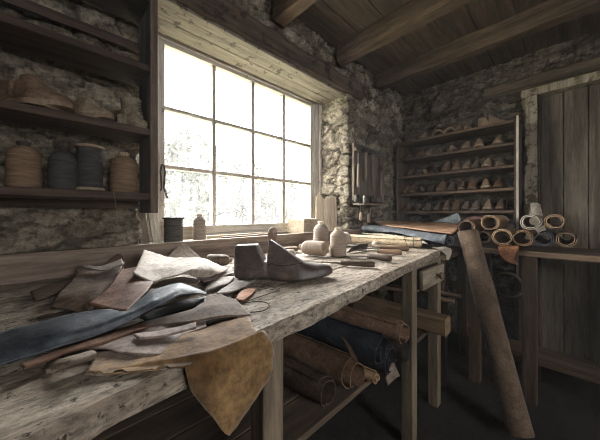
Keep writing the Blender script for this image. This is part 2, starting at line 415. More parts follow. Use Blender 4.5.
# ------------------------------------------------------------------ door in the far wall
M_DOOR = wood('grey door planks', '463e35', '756a5b', 'Z', .85, None, .8, .1, .7)
M_PEEL = wood('peeling pale door post', '6b5f50', 'b9ad98', 'Z', .85, (16, .52, '5b4f42'), .8, .1, .9, '9a8d78')
dr = thing('door_1', 'x', 'x', (BX-.02, 0, 0)); del dr['label']; del dr['category']; dr['kind'] = 'structure'
mb = MB(); y = DY0+.06; i = 0
while y < DY1-.05:
    w = min(.115, DY1-.045-y); mb.box(0, .03+.004*(i % 2), y, y+w-.004, .01, 1.89); y += .115; i += 1
part('door_panel', mb, M_DOOR, dr, bevel=.003)
mb = MB(); rows = []
for z in np.linspace(0, 1.94, 90):
    w = .012*vnoise(np.array([[z*9, 1.3, 0.]]))[0]+.008*vnoise(np.array([[z*31, 4.3, 0.]]))[0]
    rows.append([(-.055, DY1-.045, z), (-.055+w, DY1+.012+w, z), (-.02, DY1+.025+w*1.4, z), (.02, DY1+.02, z), (.02, DY1-.045, z)])
mb.grid(rows, None, True, True); part('door_frame', mb, M_PEEL, dr, noise=.009, nscale=16)
mb = MB(); mb.box(-.055, .02, DY0, DY0+.06, 0, 1.94); mb.box(-.06, .02, DY0, DY1+.04, 1.895, 1.95)
part('door_frame', mb, M_PEEL, dr, bevel=.004, noise=.006, nscale=12)
# bars of the added rear fill window
w2 = thing('rear_fill_window', 'x', 'x', (0, -2.68, 0)); del w2['label']; del w2['category']; w2['kind'] = 'structure'
mb = MB()
for b in ((RX0, RX0+.05), (RX1-.05, RX1), ((RX0+RX1)/2-.015, (RX0+RX1)/2+.015)): mb.box(b[0], b[1], -.03, .03, RZ0, RZ1)
for z in (RZ0+.0, RZ1-.05, (RZ0+RZ1)/2): mb.box(RX0, RX1, -.028, .028, z, z+.05)
part('window_frame', mb, M_WHITE, w2)

# ------------------------------------------------------------------ camera, sky, light
cam = bpy.data.cameras.new('camera'); co = bpy.data.objects.new('camera', cam); COL.objects.link(co)
co.location = (0, 0, CAMZ); co.rotation_euler = (R(90), 0, R(-44.1)); cam.sensor_width = 36; cam.lens = FPX/600*36; cam.shift_y = -6/600; cam.clip_start = .02
SC.camera = co
wd = bpy.data.worlds.new('overcast sky'); SC.world = wd; wd.use_nodes = True
nt = wd.node_tree; bg = nt.nodes['Background']
tc = N(nt, 'ShaderNodeTexCoord'); sx = N(nt, 'ShaderNodeSeparateXYZ'); nt.links.new(tc.outputs['Generated'], sx.inputs[0])
rr = ramp(nt, [(.0, (.355, .357, .36, 1)), (1, (.985, .99, 1, 1))]); nt.links.new(sx.outputs[2], rr.inputs[0]); nt.links.new(rr.outputs[0], bg.inputs[0])
SKY = 11.0
bg.inputs[1].default_value = SKY
def portal(name, loc, rot, sx_, sy_):
    l = bpy.data.lights.new(name, 'AREA'); l.shape = 'RECTANGLE'; l.size = sx_; l.size_y = sy_; l.cycles.is_portal = True
    o = bpy.data.objects.new(name, l); COL.objects.link(o); o.location = loc; o.rotation_euler = rot
portal('window_daylight', ((.39+1.545)/2, WY+.06, (ZG0+ZG1)/2), (R(-90), 0, 0), 1.2, 1.0)
portal('rear_fill_portal', ((RX0+RX1)/2, -2.72, (RZ0+RZ1)/2), (R(90), 0, 0), RX1-RX0, RZ1-RZ0)  # sky portal for the added rear opening
SC.view_settings.view_transform = 'Standard'; SC.view_settings.look = 'None'; SC.view_settings.gamma = 1; SC.view_settings.use_curve_mapping = False
SC.view_settings.exposure = 2.5
SC.cycles.filter_width = 1.0; SC.cycles.use_denoising = True; SC.cycles.use_adaptive_sampling = False
SC.cycles.max_bounces = 10; SC.cycles.diffuse_bounces = 6; SC.cycles.transparent_max_bounces = 12
SC.cycles.sample_clamp_indirect = 8

hz = newmat('dusty air'); nt = hz[1]; nt.nodes.remove(hz[2]); vs = N(nt, 'ShaderNodeVolumeScatter'); vs.inputs['Density'].default_value = .011; vs.inputs['Anisotropy'].default_value = .3; vs.inputs['Color'].default_value = (.95, .93, .9, 1)
nt.links.new(vs.outputs[0], nt.nodes['Material Output'].inputs['Volume'])
mb = MB(); mb.box(LW-.08, BX+.12, -2.69, WY+.05, -.05, CEIL+.033); hzo = mb.build('dusty_haze', hz[0]); hzo['kind'] = 'stuff'; tag(hzo, 'faint dusty haze hanging in the air of the workshop', 'haze')
SC.cycles.volume_bounces = 0
# ================================================================== WORKBENCH
# window sill block closing the gap under the sash
mb = MB(); mb.box(.25, X1, WY-.035, WY+.1, LEDGE-.04, ZG0-.045); struct(mb.build('trim_5', M_WHITE, noise=.002, nscale=15))
def bfront(x): return .338+.095*x
BX0, BX1 = -.62, 1.57
M_BENCH = mat('scarred workbench top', [(.26, '63564a'), (.46, '948574'), (.72, 'bbae9c')], (4, 20, 20), .75, 1, .005, 8, None, .7, (75, .585, '352c25'), .05, .25, (45, 120, 100))
M_BENCHF = wood('bench oak', '54493d', '8a7b69', 'X', .8, (50, .6, '3b332b'), .8, .08, .9)
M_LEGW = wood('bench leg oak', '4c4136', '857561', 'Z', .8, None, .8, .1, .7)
M_LEGD = wood('shaded leg oak', '382f27', '655646', 'Z', .8, None, .8, .1, .7)  # darkened copy of the leg oak, for parts in shade under the bench
bench = thing('workbench', 'long heavy wooden workbench with scarred pale top running under the window', 'workbench', ((BX0+BX1)/2, .75, 0))
bo = np.array(bench.location)
def bpart(name, mb, m, par=None, **k):
    mb.v = [tuple(np.array(p)-bo) for p in mb.v]; return part(name, mb, m, par or bench, **k)
mb = MB()
# planks of the top: long boards, front one following the slightly skewed edge, hacked front arris
NB = 4
for b in range(NB):
    f0, f1 = b/NB, (b+1)/NB
    xs = np.linspace(BX0, BX1 + [0, .03, .05, .06][b], 150)
    rows = []
    for x in xs:
        ya = bfront(x)+(1.125-bfront(x))*f0 + (.0015 if b else 0); yb = bfront(x)+(1.125-bfront(x))*f1-.0015
        n0 = float(vnoise(np.array([[x*18, b*3., 0]]))[0]); n1 = float(vnoise(np.array([[x*45, b*3.+9, 0]]))[0])
        k = (.006*n0+.004*n1) if b == 0 else 0
        dz = .0012*n0
        row = [(x, ya+k+.004, BENCH-.036-.002*n1), (x, ya+k, BENCH-.025), (x, ya+k*.6+.001, BENCH-.008+.002*n1), (x, ya+k*.4+.006, BENCH-.001)]
        row += [(x, ya+.012+(yb-ya-.016)*t, BENCH+.0012*float(vnoise(np.array([[x*14, t*9+b*7, 2.]]))[0])*1.2-.0012) for t in np.linspace(0, 1, 9)]
        row += [(x, yb, BENCH-.003), (x, yb, BENCH-.036)]
        rows.append(row)
    mb.grid(rows, None, True, True)
bpart('bench_top', mb, M_BENCH, angle=55)
mb = MB(); mb.box(BX0, 1.78, 1.112, 1.138, BENCH-.04, .934)
bpart('back_board', mb, wood('bench back board', '5a4a3c', '978572', 'X', .75, None, .8, .05, .6, '77675a'), bevel=.002, noise=.0035, nscale=9, nseed=4)
# legs
LEGS = [(.30, .41), (1.14, .468), (1.5, .482)]
for (x, y), s in zip(LEGS, (.05, .052, .052)):
    mb = MB(); mb.box(x, x+s, y, y+s, 0, BENCH-.037); bpart('leg', mb, M_LEGW, bevel=.004, noise=.003, nscale=10, nseed=int(x*50))
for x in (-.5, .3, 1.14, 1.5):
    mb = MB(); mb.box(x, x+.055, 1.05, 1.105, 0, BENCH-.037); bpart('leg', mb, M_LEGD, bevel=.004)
mb = MB(); mb.box(-.5, -.45, .34, .39, 0, BENCH-.037); bpart('leg', mb, M_LEGW, bevel=.004)
# apron, lower shelf
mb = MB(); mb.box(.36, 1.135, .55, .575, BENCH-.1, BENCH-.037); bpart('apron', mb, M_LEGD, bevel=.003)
mb = MB()
for i in range(5): mb.box(-.5, 1.56, .50+.122*i, .50+.122*i+.118, .425, .445)
bpart('lower_shelf', mb, wood('lower shelf boards', '3f352c', '6a5a4a', 'X'), bevel=.003)
# drawer and its runner
mb = MB(); mb.box(1.195, 1.498, .478, .51, .688, .70); mb.box(1.195, 1.498, .478, .51, .795, .812)
bpart('drawer_rail', mb, M_BENCHF, bevel=.002)
mb = MB(); mb.box(1.205, 1.49, .447, .465, .703, .79)
dw = bpart('drawer', mb, wood('pale drawer front', '6f6252', 'aa9b85', 'X', .75, None, .8, .05, .6), bevel=.003, noise=.002)
mb = MB(); mb.box(1.21, 1.485, .4655, .90, .705, .785); bpart('drawer_box', mb, M_LEGD, dw)
mb = MB(); mb.lathe([(.004, 0), (.007, .004), (.008, .012), (.016, .018), (.0175, .026), (.012, .033), (0.002, .035)], 18, Matrix.Translation((1.372, .447, .748)) @ Matrix.Rotation(R(90), 4, 'X'))
bpart('knob', mb, wood('knob wood', '5c4a39', 'a08a70', 'Z'), dw)
# little iron strap on right side of the drawer opening

# ================================================================== SHOE LAST (hero)
def interp(x, P): return float(np.interp(x, [p[0] for p in P], [p[1] for p in P]))
def last_mesh(L=.29, flare=1, n=88, notch=True):
    """shoe last lying sole-down, heel at x=0, toe at +x; centred on y, sole at z=0"""
    top = [(0, .086), (.006, .0965), (.066, .0985), (.090, .052), (.0985, .0505), (.1015, .109), (.106, .1125), (.111, .110), (.135, .095), (.158, .078), (.18, .062), (.204, .0475), (.23, .041), (.262, .0375), (.28, .034), (.287, .029), (.29, .022)]
    if not notch: top = [(0, .086), (.006, .096), (.06, .098), (.1, .107), (.111, .108), (.135, .095), (.158, .078), (.18, .062), (.204, .0475), (.23, .0385), (.262, .034), (.28, .028), (.287, .021), (.29, .014)]
    bot = [(0, .012), (.006, .003), (.02, 0), (.055, 0), (.075, .004), (.1, .006), (.125, .003), (.15, 0), (.19, 0), (.225, .002), (.26, .007), (.285, .0115), (.29, .013)]
    hwb = [(0, .010), (.006, .020), (.018, .028), (.04, .033), (.07, .0335), (.1, .0345), (.13, .038), (.17, .0435), (.2, .0445), (.235, .039), (.265, .028), (.282, .016), (.29, .004)]
    hwt = [(0, .010), (.006, .017), (.02, .0225), (.06, .0235), (.09, .026), (.094, .02), (.1, .0135), (.111, .0115), (.14, .0165), (.17, .022), (.2, .027), (.235, .027), (.265, .02), (.282, .012), (.29, .003)]
    sway = [(0, 0), (.07, .002), (.13, -.003), (.19, -.004), (.25, .008), (.29, .013)]
    virt = [(0, .092), (.02, .1), (.06, .102), (.1, .107), (.111, .110)]+[q for q in top if q[0] > .115]
    xs = sorted(set(list(np.linspace(0, .29, n)) + [.0665, .07, .0985, .0995, .1005, .1015, .1035, .287, .2885]))
    rows = []
    FF = (0, .015, .05, .11, .2, .3, .4, .5, .6, .7, .8, .88, .95, 1)
    for x in xs:
        zt, zb, a, b, sw, zv = interp(x, top), interp(x, bot), interp(x, hwb), interp(x, hwt), interp(x, sway), interp(x, virt)
        h = zt-zb; row = []
        for side in (1, -1):
            pr = []
            for f in FF:
                z = zb+h*f; fv = min(1, (z-zb)/(zv-zb))
                w = (a+(b-a)*(fv**1.1))*(1+.07*math.sin(PI*fv))
                if f < .1: w *= .86+.14*(f/.1)**.5
                if f > .9: w *= 1-.22*((f-.9)/.1)**2.2
                if x > .19 and f > .6: w *= 1-.35*((f-.6)/.4)**2
                pr.append((x, sw+side*w, z))
            row += pr if side == 1 else pr[::-1]
        rows.append(row)
    rows = [[(p[0]*L/.29, p[1], p[2]) for p in r] for r in rows]
    return rows
M_LAST = mat('blackened last wood', [(.3, '352d29'), (.55, '4f443d'), (.75, '74645a')], (14, 30, 30), .5, .25, .0015, 7, None, .4, (26, .63, '6b5a4d'), 0, .5)
last = thing('shoe_last', 'dark worn shoe last with notched instep standing alone at the middle of the bench', 'shoe last', (0, 0, 0))
pa, pb = W(235, 277.8, BENCH), W(333, 278.2, BENCH)
Ld = (pb-pa); last.location = (pa.x, pa.y, BENCH+.001); last.rotation_euler = (0, 0, math.atan2(Ld.y, Ld.x)); LSC = Ld.length/.29
last.scale = (LSC, LSC, LSC)
mb = MB(); mb.grid(last_mesh(), None, True, True); body = part('body', mb, M_LAST, last, angle=38)
# joint line of the instep block, and the metal heel plate
rows = last_mesh()
def on_side(x, f, side=-1):
    k = min(range(len(rows)), key=lambda i: abs(rows[i][0][0]-x)); r = rows[k]; F = (0, .015, .05, .11, .2, .3, .4, .5, .6, .7, .8, .88, .95, 1)
    i = max(q for q in range(14) if F[q] <= f); p = r[i] if side == 1 else r[27-i]
    j = min(i+1, 13); p2 = r[j] if side == 1 else r[27-j]; t = 0 if F[j] == F[i] else (f-F[i])/(F[j]-F[i])
    return Vector(p)*(1-t)+Vector(p2)*t
mb = MB(); mb.tube([on_side(x, f)+Vector((0, -.0004, 0)) for x, f in ((.1, .5), (.112, .42), (.13, .42), (.15, .5), (.17, .66), (.185, .82), (.2, .93))], .0009, 6)
part('joint_line', mb, mat('joint dark', [(.3, '15110f'), (.7, '1e1916')], rough=.8), last)
mb = MB(); mb.lathe([(.004, 0), (.004, .0012), (.001, .0014)], 16, Matrix.Translation((.033, 0, .0983))); part('peg_hole', mb, MATS['joint dark'], last)

# ================================================================== THREAD SPOOLS
def thread_mat(nm, c1, c2): return mat(nm, [(.3, c1), (.7, c2)], (20, 20, 220), .8, .5, .001, 3, None, .25, None, .03, .2)
T_CREAM = thread_mat('cream thread', '94867a', 'bdb0a2'); T_TAN = thread_mat('tan thread', '857566', 'a69585'); T_DARK = thread_mat('black thread', '35312e', '56504b')
T_GREY = thread_mat('grey brown thread', '75695e', '9b8e82'); T_BRN = thread_mat('brown thread', '5d4a3a', '846c56'); T_BLK = thread_mat('charcoal thread', '2e2c2b', '494644')
M_CORE = wood('spool core wood', '7c6751', 'b39c80', 'Z', .7); M_COREP = mat('pale card core', [(.3, 'b3a58f'), (.7, 'd4c8b4')], (12, 12, 12), .8, .1)
M_BLACKCORE = mat('dark core', [(.3, '2b2521'), (.7, '453b33')], (12, 12, 12), .7, .1)
def spool(label, h, r, tm, cm, loc, rot=(0, 0, 0), style='cone', group='thread spools'):
    t = thing('thread_spool', label, 'spool', loc, rot, group)
    mb = MB()
    if style == 'flange':
        pr = [(r*.86, h*.07)]; n = 30
        for i in range(n): z = h*(.07+.86*i/(n-1)); pr.append((r*(.86+.02*math.sin(i*2.1)), z))
        mb.lathe(pr, 28); part('thread', mb, tm, t)
        for z in (0, h*.93):
            q = MB(); q.lathe([(r*.93, z), (r, z+h*.012), (r, z+h*.058), (r*.93, z+h*.07)], 28); part('flange', q, cm, t)
        q = MB(); q.lathe([(r*.3, h*.9), (r*.3, h*1.0), (r*.15, h*1.002)], 16); part('core', q, MATS['dark core'], t)
    else:
        pr = [(r*.9, .0)]; n = 44
        for i in range(n):
            f = i/(n-1); w = 1
            if f < .05: w = .93+.07*(f/.05)
            if f > .78: w = 1-.46*((f-.78)/.22)**1.8
            pr.append((r*w*(1-.05*f)*(1+.02*math.sin(i*2.4)), h*(.015+.875*f)))
        mb.lathe(pr, 30); part('thread', mb, tm, t, angle=60)
        q = MB(); q.lathe([(r*.38, h*.86), (r*.36, h*.93), (r*.42, h*.945), (r*.42, h*.985), (r*.36, h), (r*.24, h), (r*.22, h*.95)], 22); part('core', q, cm, t)
        q = MB(); q.lathe([(r*.55, -.001), (r*.9, .0), (r*.9, h*.02), (r*.5, h*.02)], 22); part('base_ring', q, cm, t)
    return t
def stand(u, v, z, w, hpx, label, tm, cm, style='cone', group='thread spools on the bench', dd=None):
    p = W(u, v, z) if dd is None else Vector((*Wd(u, v, dd)[:2], z)); d = dep(p.x, p.y); r = w/2/FPX*d; h = hpx/FPX*d
    return spool(label, h, r, tm, cm, (p.x, p.y, z+.0012), (0, 0, 0), style, group)
def lie(u0, v0, u1, v1, z, w, label, tm, cm, group='thread spools on the bench'):
    """spool lying: base end at pixel 0, tip at pixel 1, both read where the thread touches the bench"""
    a, b = W(u0, v0, z), W(u1, v1, z); d = dep(a.x, a.y); r = w/2/FPX*d; ax = (b-a); h = ax.length
    q = Vector((ax.x, ax.y, 0)).to_track_quat('Z', 'Y')
    return spool(label, h, r, tm, cm, (a.x, a.y, z+r*1.012+.0022), q, 'cone', group)
stand(338, 256, BENCH, 16.5, 28, 'tan thread cone standing behind the tool handles', T_TAN, M_COREP)
stand(321, 250.5, BENCH, 15.5, 29, 'tall grey beige thread cone standing between lying spool and window box', T_GREY, M_COREP)
lie(325, 257, 300, 254.5, BENCH, 15, 'pinkish cream thread cone lying on its side behind the toe of the dark last', T_TAN, M_CORE)
lie(208, 266.5, 232, 266.5, BENCH, 11.5, 'cream thread cone lying on its side behind heel of the dark last', T_CREAM, M_COREP)
lie(333, 246.5, 351, 245.5, BENCH, 14, 'pale thread cone lying behind the standing tan thread cone', T_CREAM, M_COREP)
lie(309, 248, 318, 247.5, BENCH, 7, 'small pale bobbin lying beside the tall grey beige thread cone', T_CREAM, M_COREP)
LG = 'thread spools on the window ledge'
def ledge_stand(u, y, w, hpx, label, tm, cm, style):
    x = ony(u, y); d = dep(x, y); spool(label, hpx/FPX*d, w/2/FPX*d, tm, cm, (x, y, LEDGE+.003), (0, 0, 0), style, LG)
ledge_stand(173.5, 1.215, 20, 26.5, 'black thread bobbin with flanges standing on the window ledge', T_DARK, M_BLACKCORE, 'flange')
ledge_stand(199.5, 1.27, 12.5, 26.5, 'slim beige thread cone standing on the window ledge beside the black bobbin', T_GREY, M_COREP, 'cone')
# small lying reel and block behind the last
lie(286, 259, 296, 258.5, BENCH, 9, 'small pale reel lying behind instep of the dark last', T_CREAM, M_COREP)
p = W(290, 252, BENCH); mb = MB(); mb.box(-.045, .04, -.02, .02, 0, .022, Matrix.Translation(p+Vector((0, 0, .0045))) @ Matrix.Rotation(R(-30), 4, 'Z'))
tag(mb.build('wood_block', wood('small block wood', '6b5a49', 'a08d77', 'X'), bevel=.004), 'small wooden block lying behind the dark last near the pale reel', 'block')
# upright turned wooden peg
p = W(272.5, 262, BENCH); d = dep(p.x, p.y); k = d/FPX
pg = thing('turned_peg', 'upright domed wooden peg standing right behind the notch of the dark last', 'peg', (p.x, p.y, BENCH+.001))
mb = MB(); mb.lathe([(5.2*k, 0), (5.4*k, 2*k), (4.6*k, 6*k), (4.4*k, 18*k), (4.7*k, 25*k), (5*k, 28*k), (4.9*k, 29.5*k)], 24); part('shaft', mb, wood('peg wood', '5e4a40', '8f7768', 'Z'), pg)
mb = MB(); mb.lathe([(4.9*k, 29.6*k), (4.6*k, 31*k), (3.5*k, 33.2*k), (1.8*k, 34.4*k), (.3*k, 34.8*k)], 24); part('head', mb, wood('peg head wood', '6b564a', 'a28a79', 'Z'), pg)
# ================================================================== HAND TOOLS on the bench
M_STEEL = mat('worn tool steel', [(.3, '5b5752'), (.7, '928d86')], (30, 30, 30), .38, .1, .001); M_STEEL.node_tree.nodes['Principled BSDF'].inputs['Metallic'].default_value = .85
M_IRON = mat('dark iron', [(.3, '2b2826'), (.7, '4d4843')], (30, 30, 30), .55, .3, .001); M_IRON.node_tree.nodes['Principled BSDF'].inputs['Metallic'].default_value = .6
H_DARK = wood('dark tool handle', '33271f', '5b4637', 'X', .45, None, 2, .08, .15, None, .45, .5); H_MID = wood('brown tool handle', '5a4333', '8b6d54', 'X', .5, None, 2, .08, .15, None, .45, .5)
H_PALE = wood('pale tool handle', '8c7359', 'bda384', 'X', .55, None, 2, .08, .15)
def hand_tool(name, label, cat, hl, hr, bl, hm, kind, a, b):
    """a: butt of the handle, b: direction point (tip side); built along +x from the butt"""
    dx = b-a; rz = math.atan2(dx.y, dx.x)
    t = thing(name, label, cat, (a.x, a.y, BENCH+.001), (0, 0, rz), 'hand tools on the bench')
    RY = Matrix.Translation((0, 0, hr*1.05)) @ Matrix.Rotation(R(90), 4, 'Y')
    mb = MB(); mb.lathe([(hr*.3, 0), (hr*.8, hl*.015), (hr, hl*.08), (hr*1.02, hl*.2), (hr*.86, hl*.5), (hr*.78, hl*.75), (hr*.86, hl*.9), (hr*.7, hl)], 20, RY); part('handle', mb, hm, t)
    mb = MB(); mb.lathe([(hr*.72, hl), (hr*.7, hl*1.09), (hr*.4, hl*1.1)], 18, RY); part('ferrule', mb, M_STEEL, t)
    mb = MB(); z = hr*1.05
    if kind == 'awl': mb.lathe([(hr*.22, hl*1.08), (hr*.2, hl+bl*.5), (.0004, hl+bl)], 10, RY)
    elif kind == 'knife':
        w = hr*1.1; pts = [(hl*1.06, -w*.5), (hl+bl*.75, -w), (hl+bl, w*.2), (hl+bl*.85, w*.9), (hl*1.06, w*.5)]
        for s in (1,):
            n = len(pts); vs = [(x, y, z-.0012+.0-(.55*hr*min(1, (x-hl)/bl))) for x, y in pts]+[(x, y, z+.0012-(.55*hr*min(1, (x-hl)/bl))) for x, y in pts]
            mb.add(vs, [tuple(range(n-1, -1, -1)), tuple(range(n, 2*n))]+[(i, (i+1) % n, n+(i+1) % n, n+i) for i in range(n)])
    elif kind == 'chisel':
        mb.box(hl*1.06, hl+bl*.5, -hr*.25, hr*.25, z-hr*.2, z+hr*.2); mb.box(hl+bl*.5, hl+bl, -hr*.6, hr*.6, z-hr*.3, z+hr*.05)
    part('blade', mb, M_STEEL, t, bevel=0); return t
def px_tool(name, label, cat, ub, vb, ut, vt, wpx, hpx, hm, kind):
    a, b = W(ub, vb, BENCH), W(ut, vt, BENCH); d = dep(a.x, a.y); tot = (b-a).length
    return hand_tool(name, label, cat, tot*hpx, wpx/2/FPX*d, tot*(1-hpx), hm, kind, a, b)
px_tool('awl', 'long awl with the dark handle nearest the bench edge', 'awl', 375, 268, 303, 264.5, 6.2, .42, H_DARK, 'awl')
px_tool('paring_knife', 'paring knife with dark rounded handle just behind the long awl', 'knife', 392, 262.5, 346, 257.5, 6.6, .46, H_DARK, 'knife')
px_tool('chisel', 'chisel with plum brown handle behind the dark handled knife', 'chisel', 402, 255.8, 358, 252.8, 5.6, .5, H_MID, 'chisel')
px_tool('gouge', 'gouge with mid brown handle lying close to the cream leather roll', 'gouge', 409, 251.6, 366, 250.6, 5.2, .68, H_MID, 'chisel')
px_tool('marking_awl', 'thin marking awl with pale handle beside the cream leather roll', 'awl', 396, 249, 360, 248.2, 3.2, .6, H_PALE, 'awl')
px_tool('needle_tool', 'slender needle tool lying in front of the lying cream cones', 'needle tool', 346, 265.5, 300, 261.2, 2.6, .3, H_PALE, 'awl')
# dark leather wedge propped among the tools
a, b, c2, d2 = W(347, 253.5, BENCH), W(352, 247, BENCH+.03), W(369, 243.5, BENCH+.035), W(367, 249, BENCH+.004)
sheet('leather_offcut', 'dark stiff leather offcut propped among the tool handles', [[b, (b+c2)/2+Vector((0, 0, .004)), c2], [(a+b)/2, (a+b+c2+d2)/4+Vector((0, 0, .006)), (c2+d2)/2], [a+Vector((0, 0, .004)), (a+d2)/2+Vector((0, 0, .004)), d2]], leather('dark stiff leather', '2c2724', '463d37', .5), n=(14, 10), wr=.001, seed=3)
p = W(374.5, 246, BENCH); mb = MB(); mb.lathe([(.003, 0), (.011, .002), (.015, .008), (.016, .014), (.012, .022), (.004, .026)], 20)
mb.v = [(x+p.x, y+p.y, z+BENCH+.001) for x, y, z in mb.v]; tag(mb.build('beeswax_lump', mat('pale wax', [(.3, 'bfb09b'), (.7, 'dccfba')], (10, 10, 10), .5, .2), noise=.002, nscale=40), 'round pale lump of wax beside the dark leather offcut', 'wax')
# loose threads
M_CORD = mat('dark cord', [(.3, '2c2723'), (.7, '463e37')], (60, 60, 60), .85, .2)
def cord(label, pts, r, m=None, name='cord'):
    P = cr_spline([tuple(W(u, v, BENCH)+Vector((0, 0, r+.0012))) for u, v in pts], 60)
    mb = MB(); mb.tube([tuple(p) for p in P], r, 6); return tag(mb.build(name, m or M_CORD), label, 'cord')
cord('thin dark cord looped on the bench in front of the dark last', [(280, 290.5), (262, 297), (247, 302), (246, 303.5), (258, 302.5), (267, 304), (269, 308), (262, 312), (250, 313.5)], .0011)
cord('fine dark cord trailing from under the heel of the dark last', [(246, 287), (252, 285), (262, 284.5), (276, 289)], .0008)
cord('pale thread trailing across bench in front of lying cream cone', [(300, 259.5), (312, 262.5), (326, 260.5), (344, 261.5), (352, 258)], .001, mat('pale cord', [(.3, 'a8967f'), (.7, 'c9b9a2')], (60, 60, 60), .85, .2))
# ================================================================== LEATHER ON THE BENCH
def Bh(u, v, h):
    p = W(u, v, BENCH+h)
    if p.y > 1.09:
        k = 1.09/p.y; p = Vector((p.x*k, p.y*k, CAMZ+(p.z-CAMZ)*k))
    return p
LM = {
 'tan': leather('pale tan leather', '8d7e70', 'b3a496', .62, .3), 'greybrown': leather('grey brown leather', '51433a', '82705f', .55, .4),
 'pink': leather('brown rose leather', '5a3f31', '8d6953', .58, .4), 'blue': leather('blue black grained leather', '1f2329', '565b61', .42, .5, .7, .5),
 'suede': leather('brown suede', '45362c', '77614f', .9, .4, 1.3, .1, .3), 'gold': leather('golden tan suede', '5c4329', '94744d', .9, .6, .8, .1, .3),
 'mauve': leather('mauve grey leather', '66554b', '98857a', .6, .3), 'taupe': leather('taupe leather', '635749', '897a6b', .7, .3),
 'grey': leather('cool grey leather', '736a61', '9f958a', .65, .3), 'orange': leather('rust leather', '8b5a3e', 'b57d5a', .6, .3),
 'umber': leather('umber leather', '40301f', '5f4736', .6, .3), 'black': leather('black leather', '1c1b1c', '312f30', .45, .3, 1, .45),  # the black one only colours the shade sheet under the blue band
}
LGp = 'leather pieces heaped on the bench'
def hide(label, rows, m, **k):
    return sheet('leather_piece', label, [[Bh(*p) for p in r] for r in rows], LM[m], group=LGp, floor=BENCH+.0048, **k)
# big ochre suede hide at the very front, hanging over the bench edge
def edge_pt(x, drop, out): return Vector((x, bfront(x)-.012-out, BENCH-drop))
hr = [[Bh(98, 352, .004), Bh(150, 343, .006), Bh(205, 328, .008), Bh(246, 313, .008)],
      [Bh(91, 363, .004), Bh(145, 352, .008), Bh(205, 338, .010), Bh(252, 323, .006)],
      [Bh(86, 372, .004), Bh(150, 359, .010), Bh(204, 349, .010), Bh(257, 331, .005)],
      [Bh(88, 374, .004), Bh(154, 362, .008), edge_pt(.155, -.008, .002), edge_pt(.255, -.008, .003)],
      [Bh(90, 375, .003), Bh(163, 365, .006), edge_pt(.16, .03, .019), edge_pt(.262, .02, .019)],
      [Bh(93, 376, .003), Bh(172, 367, .005), edge_pt(.172, .10, .024), edge_pt(.252, .06, .022)]]
o = sheet('leather_piece', 'large ochre suede hide draped over the front edge of the bench', hr, LM['gold'], group=LGp, floor=BENCH+.0048, n=(44, 40), wr=.006, ws=14, seed=2, edge=.006)
hide('brown suede piece with pointed tip on top of the ochre hide', [[(158, 319, .010), (192, 309, .018), (220, 294, .016), (236, 300, .010)], [(140, 322, .014), (185, 312, .024), (222, 304, .020), (244, 307, .012)], [(128, 327, .012), (185, 322, .018), (225, 316, .015), (250, 314, .008)]], 'suede', n=(36, 22), seed=7)
hide('mauve grey leather piece between brown suede and dark band', [[(136, 326, .014), (165, 319, .014), (206, 312, .013)], [(145, 331, .012), (172, 328, .013), (205, 322, .013)], [(160, 337, .009), (176, 337, .010), (206, 325, .012)]], 'mauve', seed=9)
hide('pale mauve leather piece with angular corner lying on ochre hide', [[(84, 346, .012), (120, 334, .013), (150, 328, .012), (186, 331, .010)], [(96, 348, .012), (124, 343, .013), (155, 339, .012), (180, 336, .012)], [(108, 350, .011), (130, 353, .012), (160, 353.5, .011), (174, 343, .010)]], 'mauve', seed=11)
hide('narrow rose brown leather strip under the dark band', [[(20, 366, .012), (62, 349, .013), (100, 337, .016), (143, 322, .018)], [(24, 370, .012), (64, 354, .013), (103, 343, .014), (147, 327, .016)]], 'pink', n=(40, 8), seed=13)
hide('curled olive tan leather scrap at the bench front beneath rose strip', [[(48, 362, .006), (70, 356, .016), (92, 350, .016)], [(46, 368, .004), (72, 362, .02), (97, 354, .02)], [(46, 374, .002), (70, 367, .006), (95, 360, .004)]], 'taupe', n=(22, 14), seed=15)
hide('long blue black grained leather band sweeping across the pile', [
    [(-10, 336, .018), (62, 316, .03), (95, 310, .032), (125, 308, .036), (150, 291, .040), (180, 282, .044), (207, 292.5, .014)],
    [(-14, 352, .02), (62, 331, .032), (98, 321, .034), (130, 312, .038), (153, 297, .050), (180, 287, .054), (207, 293.5, .013)],
    [(-16, 368, .018), (62, 345.5, .018), (101, 332.5, .020), (135, 318, .028), (157, 304.5, .042), (180, 294, .048), (207, 295, .013)]], 'blue', n=(64, 20), wr=.004, ws=16, seed=17)
hide('black sheet standing in for the shade in the hollow under the dark band', [[(140, 316, .010), (180, 300, .012), (206, 296, .007)], [(146, 321, .006), (185, 309, .007), (206, 302, .006)]], 'black', n=(20, 10), seed=18)  # dark sheet put in as the shade of the hollow, not a hide
hide('grey brown leather piece curling at the left of the heap', [
    [(77, 266, .022), (98, 269.5, .030), (124, 262, .045)], [(74, 278, .028), (98, 279, .036), (119, 273, .044)], [(58, 293, .03), (90, 294, .034), (113, 285, .04)], [(50, 307, .016), (87, 310.5, .014), (103, 297, .024)]], 'greybrown', n=(30, 24), wr=.005, seed=19)
hide('brown rose leather piece with straight sides between grey brown and pale tan pieces', [
    [(121, 269, 0.053), (138, 267, 0.052), (154, 278, 0.046)], [(110, 285, 0.048), (132, 284, 0.050), (150, 287, 0.048)], [(87, 304.5, 0.036), (108, 309, 0.034), (126, 311.5, 0.036)]], 'pink', n=(24, 24), seed=21)
hide('large pale tan leather sheet at the top of the heap', [
    [(144, 249.5, 0.075), (170, 258, 0.052), (200, 257, 0.055), (229, 268.5, 0.016)], [(139, 262, 0.070), (165, 267, 0.058), (198, 266, 0.062), (221, 272.5, 0.022)], [(133, 272, 0.070), (154, 282, 0.046), (178, 274.5, 0.060), (209, 277.5, 0.024)]], 'tan', n=(44, 24), wr=.005, seed=23)
